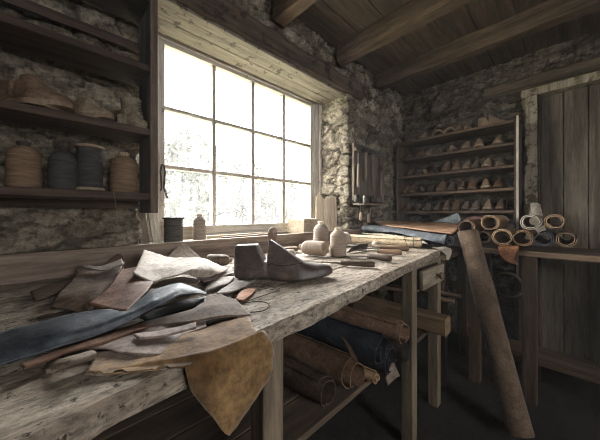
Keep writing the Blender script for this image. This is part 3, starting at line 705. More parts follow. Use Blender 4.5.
hide('tan leather strip tucked below the front of the pale tan sheet', [[(140, 291, .036), (160, 281, .036), (180, 277, .034), (200, 279, .020)], [(146, 294, .034), (164, 286, .036), (182, 283, .034), (197, 285, .016)]], 'taupe', n=(26, 10), seed=25)
hide('cool grey leather scrap beside the heel of the dark last', [[(206, 283, .006), (222, 276, .008), (235, 276, .004)], [(204, 291, .006), (216, 287, .009), (230, 283, .005)]], 'grey', n=(16, 12), seed=27)
hide('grey leather scrap with folded edge in front of the last heel', [[(222, 290, .004), (236, 282, .008), (256, 280, .006)], [(216, 294.5, .004), (230, 293, .008), (246, 287, .005)]], 'grey', n=(16, 12), seed=29)
hide('small rust leather scrap lying by the tip of the brown suede', [[(239, 293, .006), (247, 288.5, .007), (256, 289, .005)], [(236, 298.5, .006), (243, 300, .007), (252, 294, .006)]], 'orange', n=(12, 10), seed=31)
hide('grey leather strip at the far right end of the pale tan sheet', [[(196, 277, .008), (214, 272, .012), (232, 267.5, .010)], [(204, 282, .006), (218, 277.5, .010), (234, 273, .006)]], 'mauve', n=(16, 10), seed=33)
hide('pale grey leather point reaching to the back board behind the grey brown piece', [[(80, 264.5, .044), (100, 266.5, .05), (122, 258, .066)], [(84, 268, .044), (104, 270, .052), (124, 264, .066)]], 'grey', n=(20, 8), wr=.002, seed=41)
hide('narrow mauve leather strip lying across the pale mauve piece', [[(132, 334, .019), (160, 330, .020), (196, 322, .026)], [(140, 338, .019), (164, 335, .020), (196, 327, .024)]], 'mauve', n=(24, 8), wr=.002, seed=43)
# pieces leaning against the back board
def up(u, y, z): return Vector((ony(u, y), y, z))
sheet('leather_piece', 'peaked taupe leather piece leaning on the back board behind the pale sheet', [[up(181, 1.098, .928), up(183.5, 1.098, .929), up(186, 1.098, .928)], [up(170, 1.07, .895), up(184, 1.072, .90), up(194, 1.07, .895)], [up(160, 1.02, .862), up(184, 1.02, .864), up(205, 1.02, .86)]], LM['taupe'], group=LGp, n=(14, 14), seed=35)
sheet('leather_piece', 'dark umber leather piece leaning in the shadow at left of the back board', [[up(117, 1.095, .91), up(120, 1.095, .908), up(123, 1.095, .90)], [up(100, 1.08, .87), up(112, 1.08, .875), up(124, 1.08, .868)], [up(84, 1.03, .853), up(104, 1.03, .854), up(124, 1.03, .853)]], LM['umber'], group=LGp, n=(12, 12), seed=37)
hide('folded brown leather strap lying along the left of the heap', [[(30, 291, .012), (62, 281, .014), (86, 273.5, .02)], [(32, 296, .014), (62, 286, .018), (88, 277, .022)], [(36, 301, .008), (64, 291, .010), (86, 281, .010)]], 'umber', n=(24, 12), seed=39)
# ================================================================== THINGS ON THE WINDOW LEDGE
M_SLAT = wood('dusty slat', '7a6d5c', 'b0a28c', 'X', .85)
def slat(label, u0, y0, u1, y1, w, t, z=LEDGE+.003, m=M_SLAT, lift=0):
    a = Vector((ony(u0, y0), y0, z)); b = Vector((ony(u1, y1), y1, z+lift)); dx = b-a; L = dx.length
    mb = MB(); mb.box(0, L, -w/2, w/2, 0, t)
    o = mb.build('wooden_batten', m, origin=(0, 0, 0), bevel=.002, noise=.0015); o.location = a
    o.rotation_euler = (0, -math.asin(lift/L), math.atan2(dx.y, dx.x)); return tag(o, label, 'slat', 'wooden slats on the window ledge')
slat('long wooden slat lying along the window ledge close to the glass', 206, 1.36, 292, 1.36, .03, .014)
slat('crooked slat lying across the window ledge behind the dark last', 209, 1.19, 262, 1.30, .026, .012)
slat('short dark slat at the front of the window ledge near the beige cone', 222, 1.175, 268, 1.185, .022, .02, m=wood('brown slat', '5d4f40', '8a7863', 'X'))
# card box on the ledge
bxm = mat('worn card box', [(.3, '8a7a65'), (.7, 'b8a88f')], (12, 12, 12), .9, .2)
xa, ya = ony(304, 1.2), 1.2
bo2 = thing('small_box', 'small tan box with lid standing on the right end of the window ledge', 'box', (xa, ya, LEDGE+.003), (0, 0, R(4)))
mb = MB(); mb.box(0, .165, 0, .15, 0, .085); part('body', mb, bxm, bo2, bevel=.002)
mb = MB(); mb.box(-.004, .169, -.004, .154, .0855, .1); part('lid', mb, mat('box lid card', [(.3, '9c8c76'), (.7, 'cabb a3'.replace(' ', ''))], (12, 12, 12), .9, .2), bo2, bevel=.002)
# leaning shaped board against the right reveal
pts = [(-.075, 0), (.085, 0), (.095, .12), (.10, .262), (.065, .275), (.048, .262), (.03, .246), (.008, .246), (-.008, .262), (-.02, .285), (-.04, .288), (-.058, .26), (-.066, .14)]
n = len(pts); mb = MB(); mb.add([(x, 0, z) for x, z in pts]+[(x, .014, z) for x, z in pts], [tuple(range(n)), tuple(range(2*n-1, n-1, -1))]+[(i, n+i, n+(i+1) % n, (i+1) % n) for i in range(n)])
o = mb.build('pattern_board', wood('pale pattern board', '978774', 'c0b19c', 'Z', .8), origin=(0, 0, 0), bevel=.0015)
o.location = (1.502, 1.27, LEDGE+.004); o.rotation_euler = (R(-8), R(-2), R(-38)); tag(o, 'pale shaped pattern board with notched top leaning in the right window reveal', 'pattern board')
# slats leaning under the left shelf
M_DSL = wood('weathered lath', '857968', 'c2b6a4', 'Z', .85)
for u0, u1, lab in ((140, 145, 'dark lath leaning below the left shelf nearest the stone corner'), (151, 158, 'pale lath leaning against the left window jamb below the shelf')):
    y = 1.17 if u0 < 150 else 1.2
    a = Vector((ony(u1, y), y, LEDGE+.003)); b = Vector((ony(u0, y+.14), y+.14, 1.085)); dx = b-a
    mb = MB(); mb.box(-.018, .018, -.006, .006, 0, dx.length); o = mb.build('wooden_lath', M_DSL if u0 > 150 else wood('dark lath', '4e4337', '7c6c5a', 'Z'), origin=(0, 0, 0), bevel=.002)
    o.location = a; o.rotation_mode = 'QUATERNION'; o.rotation_quaternion = dx.to_track_quat('Z', 'Y'); tag(o, lab, 'lath')
# ================================================================== LEFT WALL SHELF
M_SHELF = wood('dark shelf wood', '2f2520', '5a473b', 'X', .75, None, .8, .1, .6)
M_SHELFZ = wood('dark shelf upright', '3a302a', '695a4e', 'Z', .75, None, .8, .1, .6)
sh = thing('wall_shelf', 'dark wooden shelf unit on the stone wall left of the window', 'shelf', (-.08, 1.03, CAMZ+.01))
def spart(name, b, m, par=None, **k):
    q = MB()
    for c in (b if isinstance(b, list) else [b]): q.box(c[0]+.08, c[1]+.08, c[2]-1.03, c[3]-1.03, c[4]-CAMZ-.01, c[5]-CAMZ-.01)
    return part(name, q, m, par or sh, **k)
SB = (CAMZ+.068, CAMZ+.28, CAMZ+.49, CAMZ+.72)          # tops of the shelf boards
SY0, SY1 = .95, 1.10
spart('side_panel', (.237, .26, SY0, SY1, CAMZ+.004, CAMZ+.86), M_SHELFZ, bevel=.003, noise=.002, nscale=14)
spart('side_panel', (-.42, -.397, SY0, SY1, CAMZ+.004, CAMZ+.86), M_SHELFZ, bevel=.003)
for z in SB: spart('shelf_board', (-.396, .236, SY0+.003, SY1, z-.022, z), M_SHELF, bevel=.003, noise=.002, nscale=12, nseed=int(z*90))
for a_ in (.6, .02): spart('back_rail', (-.396, .236, SY1+.001, SY1+.012, CAMZ+a_, CAMZ+a_+.03), M_SHELF)
GS = 'large thread spools on the left shelf'
def shelf_spool(u, y, wpx, hpx, label, tm, cm, style='cone'):
    x = ony(u, y); d = dep(x, y); spool(label, hpx/FPX*d, wpx/2/FPX*d, tm, cm, (x, y, SB[0]+.003), (0, 0, 0), style, GS)
shelf_spool(90, 1.02, 24, 45, 'charcoal thread spool with pale flanges on the lower left shelf', T_BLK, wood('spool flange wood', '6d5c4a', 'a39078', 'X'), 'flange')
shelf_spool(124, 1.03, 24, 40, 'brown thread cone at the right end of the lower left shelf', T_BRN, M_CORE)
shelf_spool(63, 1.02, 23, 42, 'charcoal thread cone on the lower left shelf left of the flanged spool', T_BLK, MATS['dark core'])
shelf_spool(24, 1.02, 26, 46, 'brown thread cone at the far left of the lower left shelf', T_BRN, MATS['dark core'])
# threads hanging over the shelf edge
x = ony(112, .94); mb = MB(); mb.tube([(x, .99, SB[0]+.002), (x+.004, .948, SB[0]+.001), (x+.01, .944, SB[0]-.04), (x+.014, .945, SB[0]-.09), (x+.026, .945, SB[0]-.15)], .0009, 5)
tag(mb.build('loose_thread', mat('brown cord', [(.3, '6f5a45'), (.7, '8f7860')], (60, 60, 60), .9, .1)), 'loose brown thread hanging over the edge of the lower left shelf', 'thread')
# shoes: low shoe and ankle boot made from last sections
def shoe(name, label, loc, rz, m, L=.25, boot=False, sole_m=None, group=None, sc=1):
    t = thing(name, label, 'shoe' if not boot else 'boot', loc, (0, 0, rz), group, sc)
    rows = last_mesh(L, notch=False, n=44)
    if boot:
        rows = [[(p[0], p[1]*1.08, min(p[2], .058+.03*max(0, 1-abs(p[0]/L-.42)*4))+.014) for p in r] for r in rows]
    else:
        rows = [[(p[0], p[1]*1.08, min(p[2], .056 if p[0] < .4*L else .075)+.012) for p in r] for r in rows]
    q = MB(); q.grid(rows, None, True, True); part('upper', q, m, t)
    fl = last_mesh(L, notch=False, n=44); q = MB()
    sole = []
    for r in fl:
        y0 = min(p[1] for p in r)*1.12; y1 = max(p[1] for p in r)*1.12; z = r[0][2]; x = r[0][0]
        zb = 0 if x < .28*L or x > .42*L else z
        if x > .85*L: zb = z
        sole.append([(x, y0, z+.0135), (x, y1, z+.0135), (x, y1, zb), (x, y0, zb)])
    q.grid(sole, None, True, True); part('sole', q, sole_m or MATS['dark core'], t, bevel=.001)
    if boot:
        q = MB(); rr = []
        for z, a, b, cx in ((.05, .05, .031, .062), (.075, .047, .030, .06), (.10, .043, .030, .056), (.13, .044, .032, .054), (.15, .047, .034, .054)):
            rr.append([(cx+a*math.cos(2*PI*i/24), b*math.sin(2*PI*i/24), z) for i in range(24)])
        rr2 = [[(54e-3+(p[0]-.054)*.9, p[1]*.88, p[2]) for p in r] for r in rr[::-1]]
        q.grid(rr+rr2[:3], None, True, False); part('shaft', q, m, t)
        q = MB()
        for k in range(5):
            x = .107-.001*k-.0; z = .075+.014*k
            q.tube([(x-.004, -.02, z), (x+.003-.001*k, 0, z+.003), (x-.004, .02, z)], .0016, 5)
        part('laces', q, M_CORD, t)
    else:
        q = MB(); rr = [[(.06+.052*math.cos(2*PI*i/24)*s, .026*math.sin(2*PI*i/24)*s, z) for i in range(24)] for s, z in ((1, .066), (1.02, .070), (.86, .0705), (.8, .060))]
        q.grid(rr, None, True, False); part('collar', q, m, t)
    return t
L_SHOE = leather('aged brown shoe leather', '4b3b30', '7d6552', .5, .3); L_GREYB = leather('grey tan boot leather', '6f6250', 'a39580', .6, .4); L_PSHOE = leather('pale worn shoe leather', '71604d', '9c8a73', .6, .4)
L_SOLE = mat('pale sole', [(.3, '5e4d3e'), (.7, '8d7762')], (16, 16, 16), .7, .2)
p = (ony(93, 1.0), 1.0)
shoe('shoe', 'worn brown low shoe with its toe turned to the room on the upper left shelf', (ony(66, 1.06), 1.06, SB[1]+.002), R(-46), L_PSHOE, .17, False, L_SOLE, sc=.8)
shoe('ankle_boot', 'grey tan laced ankle boot at the right end of the upper left shelf', (ony(119, 1.06), 1.06, SB[1]+.002), R(-40), L_GREYB, .15, True, L_SOLE, sc=.72)
shoe('shoe', 'brown low shoe at the far left of the upper left shelf', (ony(6, 1.07), 1.07, SB[1]+.002), R(-46), L_SHOE, .17, False, L_SOLE)
# straps and knife hanging on the left window jamb
xs_, ys_ = ony(156, 1.17), 1.17
nl = thing('hanging_strap', 'narrow worn leather strap hanging from a nail on the left window jamb', 'strap', (.376, 1.397, 1.37))
mb = MB(); mb.tube([(0, .03, 0), (0, -.012, .002)], .0025, 8); part('nail', mb, M_IRON, nl)
mb = MB(); pts = [(0, -.006, .004), (.004, -.007, -.06), (-.003, -.009, -.15), (.008, -.012, -.22), (.02, -.014, -.28)]
P = cr_spline(pts, 30); mb.grid([[(p[0]-.007, p[1], p[2]), (p[0]+.007, p[1]-.001, p[2]), (p[0]+.007, p[1]-.003, p[2]), (p[0]-.007, p[1]-.003, p[2])] for p in P], None, True, True)
part('strap', mb, leather('old strap leather', '8a7d70', 'b5a899', .7), nl)
kn = thing('hanging_shears', 'dark iron shears hanging on the left window jamb beside the strap', 'shears', (.402, 1.40, 1.29))
mb = MB(); mb.tube([(0, .02, 0), (0, -.012, .002)], .0025, 8); part('nail', mb, M_IRON, kn)
for s in (1, -1):
    q = MB(); q.grid([[(s*.004+w*s-.004, -.004-.002*s, z), (s*.004+w*s+.004, -.004-.002*s, z), (s*.004+w*s+.004, -.007-.002*s, z), (s*.004+w*s-.004, -.007-.002*s, z)] for w, z in ((0, .006), (.006, -.03), (.002, -.08), (.001, -.11), (.016, -.16))], None, True, True)
    part('blade', q, M_IRON, kn)
# ================================================================== RACK OF LASTS ON THE FAR WALL
RXF, RXB = 2.3, 2.53
RY0, RY1 = .25, 1.075
RB = [CAMZ+z for z in (.655, .50, .342, .184, .026, -.14)]
M_RACK = wood('rack boards', '41332a', '715b49', 'Y', .75, None, .8, .1, .5); M_RACKZ = wood('rack upright', '382d26', '62513f', 'Z', .75, None, .8, .1, .5)
rk = thing('last_rack', 'tall dark shelf rack full of shoe lasts on the far stone wall', 'shelf', (RXB, (RY0+RY1)/2, .0)); ro = np.array(rk.location)
def rpart(name, b, m, **k):
    q = MB(); q.box(b[0]-ro[0], b[1]-ro[0], b[2]-ro[1], b[3]-ro[1], b[4], b[5]); return part(name, q, m, rk, **k)
rpart('side_panel', (RXF, RXB, RY1, RY1+.022, .0, RB[0]+.0), M_RACKZ, bevel=.003); rpart('side_panel', (RXF, RXB, RY0-.022, RY0, .0, RB[0]-.0), M_RACKZ, bevel=.003)
rpart('edge_strip', (RXF-.012, RXF-.001, RY0-.025, RY0-.012, .62, RB[0]+.02), mat('pale edge strip', [(.3, '9a8f7e'), (.7, 'cbc2b2')], (10, 10, 2), .8, .3), bevel=.002, noise=.002, nscale=20)  # pale narrow strip along the right front edge of the rack
for z in RB: rpart('shelf_board', (RXF, RXB, RY0+.001, RY1-.001, z-.02, z), M_RACK, bevel=.003, noise=.002, nscale=10, nseed=int(z*70))
M_WL = [mat('wooden last %s' % nm, [(.3, a), (.7, b)], (12, 30, 30), .55, .2, .001, 6, None, .35, (20, .64, c), .12, .35) for nm, a, b, c in (('tan', '614d3f', '94795f', '3b2e26'), ('brown', '523f32', '7c614b', '30251e'), ('pale', '7a6652', 'a68e74', '4b3c30'), ('grey', '5c5146', '867868', '372f28'))]
LBODY = []
for i, (L, nt_) in enumerate(((.21, True), (.22, False), (.2, True), (.19, False))):
    rows = last_mesh(L, n=40, notch=nt_); sy = (.95, .9, 1.05, 1)[i]
    rows = [[(p[0], p[1]*sy*.77, p[2]*(.9, .84, .8, .76)[i]) for p in r] for r in rows]; q = MB(); q.grid(rows, None, True, True)
    o = q.build('body_proto', M_WL[i], origin=(.1, 0, 0)); LBODY.append(o.data); bpy.data.objects.remove(o)
ORD = ['first', 'second', 'third', 'fourth', 'fifth', 'sixth', 'seventh', 'eighth', 'ninth', 'tenth', 'eleventh']
SHN = ['top', 'second', 'third', 'fourth', 'fifth']
TONE = ['tan', 'brown', 'pale', 'grey']
def rack_last(u, row, k, rz, scale=1.0, kind=None, lying=False, x=None):
    kind = random.choice([0, 1, 2, 3]) if kind is None else kind
    x = x or RXF+.095; y = onx(u, x)
    o = bpy.data.objects.new('wooden_last', LBODY[kind]); COL.objects.link(o)
    scale *= .94; o.location = (x, y, RB[row]+.004); o.scale = (scale,)*3
    o.rotation_euler = (0, 0, R(rz))
    if lying: o.rotation_euler = (R(88), 0, R(rz)); o.location.z = RB[row]+.04*scale+.003
    tag(o, '%s wooden last%s, %s from left on %s shelf of far rack' % (TONE[kind], ' on its side' if lying else '', ORD[k], SHN[row]), 'shoe last', 'wooden lasts on the %s shelf of the far rack' % SHN[row])
    return o
LAY = [[(414, 180, 1.0), (424, 170, .95), (438, 0, 'ring'), (450, 0, 'ring'), (459, 186, .9), (468, 184, .85), (493, 282, 1.0)],
       [(408, 178, .8), (421, 185, .9), (431, 172, .92), (443, 'L', .8), (455, 'L', .8), (467, 178, 1.05), (479, 186, 1.1), (499, 176, 1.1)],
       [(411, 182, .9), (418, 178, .85), (427.5, 'L', .72), (437, 'L', .8), (447, 180, 1.08), (457, 186, 1.08), (467, 176, 1.0), (476, 182, 1.0), (488, 174, 1.05), (501, 184, 1.05)],
       [(407, 178, .85), (413, 184, .9), (423, 'L', .8), (433, 172, .85), (442, 176, 1.05), (452, 183, 1.05), (463, 178, .9), (473, 186, 1.1), (486, 192, 1.05), (500, 172, 1.05)],
       [(407, 180, .85), (417, 186, .85), (427, 184, .9), (438, 174, .95), (447, 184, .95), (457, 178, 1.0), (466, 180, .95), (476, 180, 1.0), (488.5, 184, 1.0), (501.5, 177, 1.0)]]
for row, items in enumerate(LAY):
    kk = -1
    for k, (u, rz, s) in enumerate(items):
        if s == 'ring':
            x = RXF+.07; y = onx(u, x); t = thing('leather_ring', '%s coiled ring of leather strap standing among the lasts on the top rack shelf' % ('left' if u < 445 else 'right'), 'leather ring', (x, y, RB[0]+.003), (0, 0, R(8)), 'leather rings on the top rack shelf')
            mb = MB(); n = 30; rr = []
            for i in range(n+1):
                a = PI*i/n*1.0; rr.append([(dx, .048*q*math.cos(a), .056*q*math.sin(a)) for dx, q in ((-.02, 1), (.02, 1), (.02, .8), (-.02, .8))])
            mb.grid(rr, None, True, True); part('strap', mb, M_WL[0 if u < 445 else 2], t); continue
        kk += 1
        if rz == 'L': rack_last(u, row, kk, 180+random.uniform(-8, 8), s, random.choice([2, 3]), True)
        else: rack_last(u, row, kk, rz, s*.98, {493: 0}.get(u) if row == 0 else None)
# ================================================================== ROLLS OF LEATHER
def roll(label, p0, p1, r, m, turns=1.8, thick=.004, phase=0., group=None, name='leather_roll', squash=1., cuts=14, wob=.0015, seed=0, flare=None, tele=0):
    p0, p1 = Vector(p0), Vector(p1); L = (p1-p0).length
    n = int(34*turns); rows = []; zs = np.linspace(0, L, cuts)
    mb = MB()
    for k, z in enumerate(zs):
        ro_, ri_ = [], []
        for i in range(n+1):
            a = phase+2*PI*turns*i/n; rr = r - thick*1.9*turns*(i/n)
            w = wob*vnoise(np.array([[math.cos(a)*1.5+seed*5, math.sin(a)*1.5, z*8]]))[0]*2
            ox = 0 if not flare else flare*math.sin(k/(cuts-1)*PI*.5)
            zz = z - tele*i/n + (.006*vnoise(np.array([[a*.8, seed*3., 1.]]))[0] if k in (0, cuts-1) else 0)
            ro_.append(((rr+w)*math.cos(a), (rr+w)*squash*math.sin(a), zz)); ri_.append(((rr+w-thick)*math.cos(a), (rr+w-thick)*squash*math.sin(a), zz))
        rows.append(ro_+ri_[::-1])
    mb.grid(rows, None, True, True)
    o = mb.build(name, m, origin=(0, 0, 0), angle=45); o.location = p0; o.rotation_mode = 'QUATERNION'; o.rotation_quaternion = (p1-p0).to_track_quat('Z', 'Y')
    return tag(o, label, 'leather roll', group)
R_CREAM = leather('cream leather roll', 'b09a7b', 'd3c0a2', .6, .25); R_TAN = leather('tan leather roll', '8f7355', 'bb9c79', .65, .3); R_BRN = leather('brown leather roll', '5a4434', '866a54', .6, .3)
R_PALE = leather('pale grey leather roll', '948878', 'c2b6a5', .7, .3); R_DK = leather('dark leather roll', '28262a', '45434a', .55, .4); R_SUE = leather('umber suede roll', '4e3f33', '74614f', .9, .5, 1.2, .1, .2)
# cream roll with two ties on the right end of the bench
ea, eb = W(421, 248.5, BENCH), None
rr_ = .031; ea.z = BENCH+rr_+.002; eb = Vector((1.44, 1.07, ea.z))
roll('cream leather roll tied with cord lying across the right end of the bench', ea, eb, rr_, R_CREAM, 2.4, .004, .6, seed=1)
dirv = (eb-ea).normalized(); q = dirv.to_track_quat('Z', 'Y').to_matrix().to_4x4()
for tdist, tl in ((.035, 0), (.075, .25)):
    mb = MB(); c = ea+dirv*tdist; mb.tube([tuple(c + (q @ Vector(((rr_+.0042)*math.cos(a), (rr_+.0042)*math.sin(a), tl*.05*math.sin(a))))) for a in np.linspace(0, 2*PI, 30)], .0016, 6)
    tag(mb.build('cord_tie', M_CORD), '%s dark cord tie around the cream leather roll' % ('outer' if tdist < .05 else 'inner, slanting'), 'cord')
# ------------------------------------------------------------------ storage tables at the right
M_TBL = wood('storage table oak', '372b22', '5c4a3a', 'Z', .8, None, .8, .1, .6); M_TBLX = wood('storage table boards', '443629', '715c48', 'Y', .8, None, .8, .1, .6)
tb = thing('storage_table', 'dark wooden table under the leather rolls in front of the door', 'table', (2.15, -.02, 0)); to = np.array(tb.location)
def tpart(name, b, m, par, off, **k):
    q = MB(); q.box(b[0]-off[0], b[1]-off[0], b[2]-off[1], b[3]-off[1], b[4], b[5]); return part(name, q, m, par, **k)
TZ = .845
tpart('tabletop', (1.89, 2.28, -.5, .44, TZ-.03, TZ), M_TBLX, tb, to, bevel=.003)
ly0 = onx(537, 1.9); ly1 = onx(522, 1.9)
for x in (1.9, 2.21):
    for (a, b) in ((ly0, ly1), (-.48, -.42), (.37, .43)): tpart('leg', (x, x+.06, a, b, 0, TZ-.031), M_TBL, tb, to, bevel=.003, noise=.002)
tpart('lower_shelf', (1.97, 2.2, -.4, .36, .2, .22), M_TBLX, tb, to)
def endroll(u, v, rx, label, m, x=1.87, turns=1.7, L=.36, ph=0, seed=0, dyx=.0, sq=.95):
    y = onx(u, x); d = dep(x, y); z = CAMZ+(HV-v)/FPX*d; r = rx/FPX*d*.93
    return roll(label, (x, y, z), (x+L, y+L*dyx, z), r, m, turns, .004, ph, 'leather rolls stacked on the storage table', squash=sq, seed=seed)
def zrow(u, v, x=1.87): y = onx(u, x); return CAMZ+(HV-v)/FPX*dep(x, y)
endroll(466, 227.5, 8.6, 'brown leather roll at the left end of the stack by the far rack', R_BRN, 1.87, 1.6, .3, 1.2, 1)
endroll(483.5, 237.2, 7.5, 'dark brown leather roll in the lower row behind the leaning roll', leather('deep brown roll', '3d2f27', '66503f', .6, .3), 1.88, 1.5, .36, 2.2, 2)
endroll(489.5, 222.8, 8.8, 'tan leather roll on top of the two lowest rolls, below the rack', R_TAN, 1.86, 1.6, .36, .4, 3)
endroll(502, 237.0, 9.8, 'large tan leather roll with a tongue hanging below it', R_TAN, 1.87, 1.9, .36, 4.0, 4)
endroll(522, 238.5, 9.4, 'tan leather roll in the lower row below the thick pale roll', leather('ochre brown roll', '6b523c', '967757', .6, .3), 1.87, 1.7, .36, .9, 5)
endroll(530.5, 221.8, 9.4, 'thick pale grey leather roll on top of the stack', R_PALE, 1.86, 1.9, .36, 2.6, 6)
endroll(544, 239.5, 8.6, 'dark leather roll at the right of the lower row', R_DK, 1.87, 1.7, .36, 1.6, 7)
endroll(566, 239.5, 9, 'brown leather roll last in the lower row beside the door', R_BRN, 1.87, 1.7, .36, 3, 8)
endroll(554.5, 221.5, 8.6, 'tan leather roll on top at the right end of the stack', R_TAN, 1.87, 1.7, .36, 5, 9)
# tongue of leather hanging from the big tan roll
x = 1.865; yc = onx(508, x); zt = zrow(508, 246)
rows = [[(x+.02, yc+.045-.09*t, zt+.004) for t in (0, .5, 1)], [(x-.004, yc+.045-.088*t, zt-.012) for t in (0, .5, 1)], [(x-.008, yc+.036-.07*t, zt-.05-.012*t) for t in (0, .5, 1)], [(x-.006, yc+.01-.05*t, zt-.085-.02*t) for t in (0, .5, 1)]]
sheet('leather_scrap', 'rust tan leather scrap hanging from the front of the storage table', [[Vector(p) for p in r] for r in rows], LM['orange'], n=(18, 18), wr=.003, seed=51, edge=.008)
# short roll standing tilted behind the stack
a = Vector((2.30, onx(533, 2.30), TZ+.05)); b = Vector((2.36, onx(527, 2.36), 1.10))
yy = onx(531, 2.42)
roll('short pale roll standing tilted against the door behind the stack', (2.31, onx(540, 2.31), TZ+.006), (2.40, onx(531, 2.40), 1.11), .048, R_PALE, 2.0, .005, 1, seed=11)
# long roll leaning against the table, foot on the floor
roll('long umber suede roll leaning from the floor against the stacked rolls', (1.55, .150, .045), (1.752, .402, .945), .058, R_SUE, 2.2, .005, .2, seed=12, cuts=20)
# corner table with folded hides
ct = thing('corner_table', 'low dark bench in the corner under the folded hides', 'table', (1.97, .78, 0)); cto = np.array(ct.location)
tpart('tabletop', (1.70, 2.26, .50, 1.08, .77, .80), M_TBLX, ct, cto, bevel=.003)
for x in (1.71, 2.19):
    for y in (.51, 1.01): tpart('leg', (x, x+.06, y, y+.06, 0, .769), M_TBL, ct, cto, bevel=.003)
LH = 'folded hides stacked on the corner bench'
H_ORG = leather('apricot leather', '9c7355', 'cda584', .6, .3); H_BLU = leather('slate blue leather', '4c4f52', '7b7f82', .6, .3); H_PBL = leather('pale blue grey leather', '737b7f', '9fa7a9', .65, .3); H_CRM = leather('bone leather', 'a79a86', 'cfc3b0', .7, .3)
def Wc(u, v, d):
    p = Wd(u, v, d)
    while p.x > 2.26 or p.y > 1.07: d *= .99; p = Wd(u, v, d)
    return p
def hides(label, rows, m, **k): return sheet('folded_hide', label, [[Wc(*p) for p in r] for r in rows], m, group=LH, cat='leather', **k)
mb = MB()
hides('apricot leather hide spread on top of the folded hides', [
    [(374, 220.5, 2.25), (405, 221.3, 2.3), (434, 222, 2.25), (459, 223.5, 2.0)],
    [(378, 223, 2.0), (405, 224.5, 1.95), (432, 226.5, 1.85), (458, 228.5, 1.72)],
    [(384, 224.8, 1.88), (403, 227, 1.75), (428, 230.5, 1.62), (453, 233.5, 1.55)]], H_ORG, n=(40, 24), wr=.006, ws=12, seed=61, thick=.006)
hides('slate blue leather hide hanging in folds beneath the apricot hide', [
    [(364, 226, 2.05), (385, 227.2, 1.86), (412, 231, 1.72), (438, 235, 1.58), (447, 235.5, 1.54)],
    [(362, 228.5, 2.0), (385, 229.2, 1.82), (412, 233.5, 1.66), (437, 238, 1.53), (446, 238.5, 1.50)],
    [(366, 231, 1.96), (388, 231.8, 1.79), (412, 236.5, 1.63), (434, 242.5, 1.50), (444, 244.5, 1.49)]], H_BLU, n=(44, 20), wr=.005, ws=14, seed=63, thick=.008)
hides('bone coloured leather hide at the bottom of the pile behind the cream roll', [
    [(362, 232.5, 1.97), (384, 234.4, 1.82), (405, 237.5, 1.70), (424, 241.5, 1.58)],
    [(366, 234.2, 1.93), (388, 236.4, 1.78), (408, 239.8, 1.65), (428, 245, 1.54)]], H_CRM, n=(30, 12), wr=.004, seed=65, thick=.008)
hides('pale blue grey leather flap standing up behind the apricot hide', [
    [(456, 213.2, 2.12), (458.5, 213.5, 2.1), (460.5, 219, 2.08)], [(444, 218, 2.12), (453, 219, 2.06), (460, 223, 2.0)], [(434, 222, 2.2), (446, 222.5, 2.12), (457, 223.5, 2.05)]], H_PBL, n=(16, 16), wr=.003, seed=67)
hides('umber leather fold lying between the blue grey flap and stacked rolls', [
    [(464, 219.5, 2.1), (474, 216, 2.1), (486, 217.5, 2.1)], [(466, 222, 1.98), (478, 219, 1.98), (490, 220, 1.98)]], leather('rose umber leather', '5b4138', '83625a', .6, .3), n=(18, 8), wr=.003, seed=69, thick=.006)
p0 = Wd(444, 241, 1.49); p1 = Wd(459, 240.5, 1.60)
roll('rolled end of slate blue leather beside the top of the leaning roll', p0+Vector((.06, -.01, -.004)), p1+Vector((.10, .04, -.004)), .028, H_BLU, 1.8, .005, 1, seed=14)
# pale rag hanging off the bench corner
sheet('rag', 'pale cloth rag hanging over the right corner of the bench', [[W(432, 247.2, BENCH+.004), W(438, 247.5, BENCH+.004), W(441, 246.5, BENCH+.004)], [Wd(438, 249, 1.47), Wd(442, 249.5, 1.47), Wd(445.5, 246.5, 1.48)], [Wd(446, 255, 1.48), Wd(449, 254, 1.485), Wd(451, 249, 1.49)], [Wd(446.5, 259.5, 1.48), Wd(449, 260.5, 1.485), Wd(451.5, 254, 1.49)]], mat('rag cloth', [(.3, '9b8e7e'), (.7, 'c2b5a4')], (20, 20, 20), .95, .3), thick=.0015, n=(14, 16), wr=.003, seed=71, cat='rag')
# ------------------------------------------------------------------ rolls, timbers on the lower shelf of the bench
SZ = .447
GU = 'leather rolls on the lower shelf of the bench'
def uroll(x, y, z, L, r, label, m, turns=1.7, ph=0, seed=0, tele=0):
    e = Vector((x, y, z)); return roll(label, e, e+Vector((-.1*L, L, 0)), r, m, turns, .004, ph, GU, seed=seed, tele=tele)
uroll(.74, .53, .505, .42, .055, 'broad brown leather roll with stepped end nearest the left bench leg on the lower shelf', R_BRN, 2.4, 2.2, 21, .05)
uroll(.62, .53, .494, .42, .045, 'dark umber leather roll behind the left bench leg on the lower shelf', leather('deep umber roll', '33281f', '57463a', .7, .3), 1.7, 1.0, 28, .02)
uroll(.826, .47, .470, .36, .021, 'thin tan leather roll on the lower shelf between the thick rolls', R_TAN, 1.8, 2.2, 23, .01)
uroll(.915, .46, .502, .42, .053, 'black leather roll on the lower shelf under two other rolls', R_DK, 1.8, 2.0, 24, .01)
uroll(.826, .455, .579, .42, .052, 'blue black leather roll lying on top between the brown and the black roll', leather('blue black roll', '22252b', '3c4047', .5, .4), 1.8, 2.0, 25, .02)
uroll(1.034, .455, .504, .5, .055, 'dark leather roll next to the drawer leg on the lower shelf', leather('soot leather roll', '2b2624', '4a423c', .6, .4), 1.7, 1.0, 27, .01)
uroll(.975, .45, .592, .5, .044, 'brown leather roll lying on top beside the drawer leg', leather('mid brown roll', '6b5240', '947660', .6, .3), 1.8, 1.0, 26, .03)
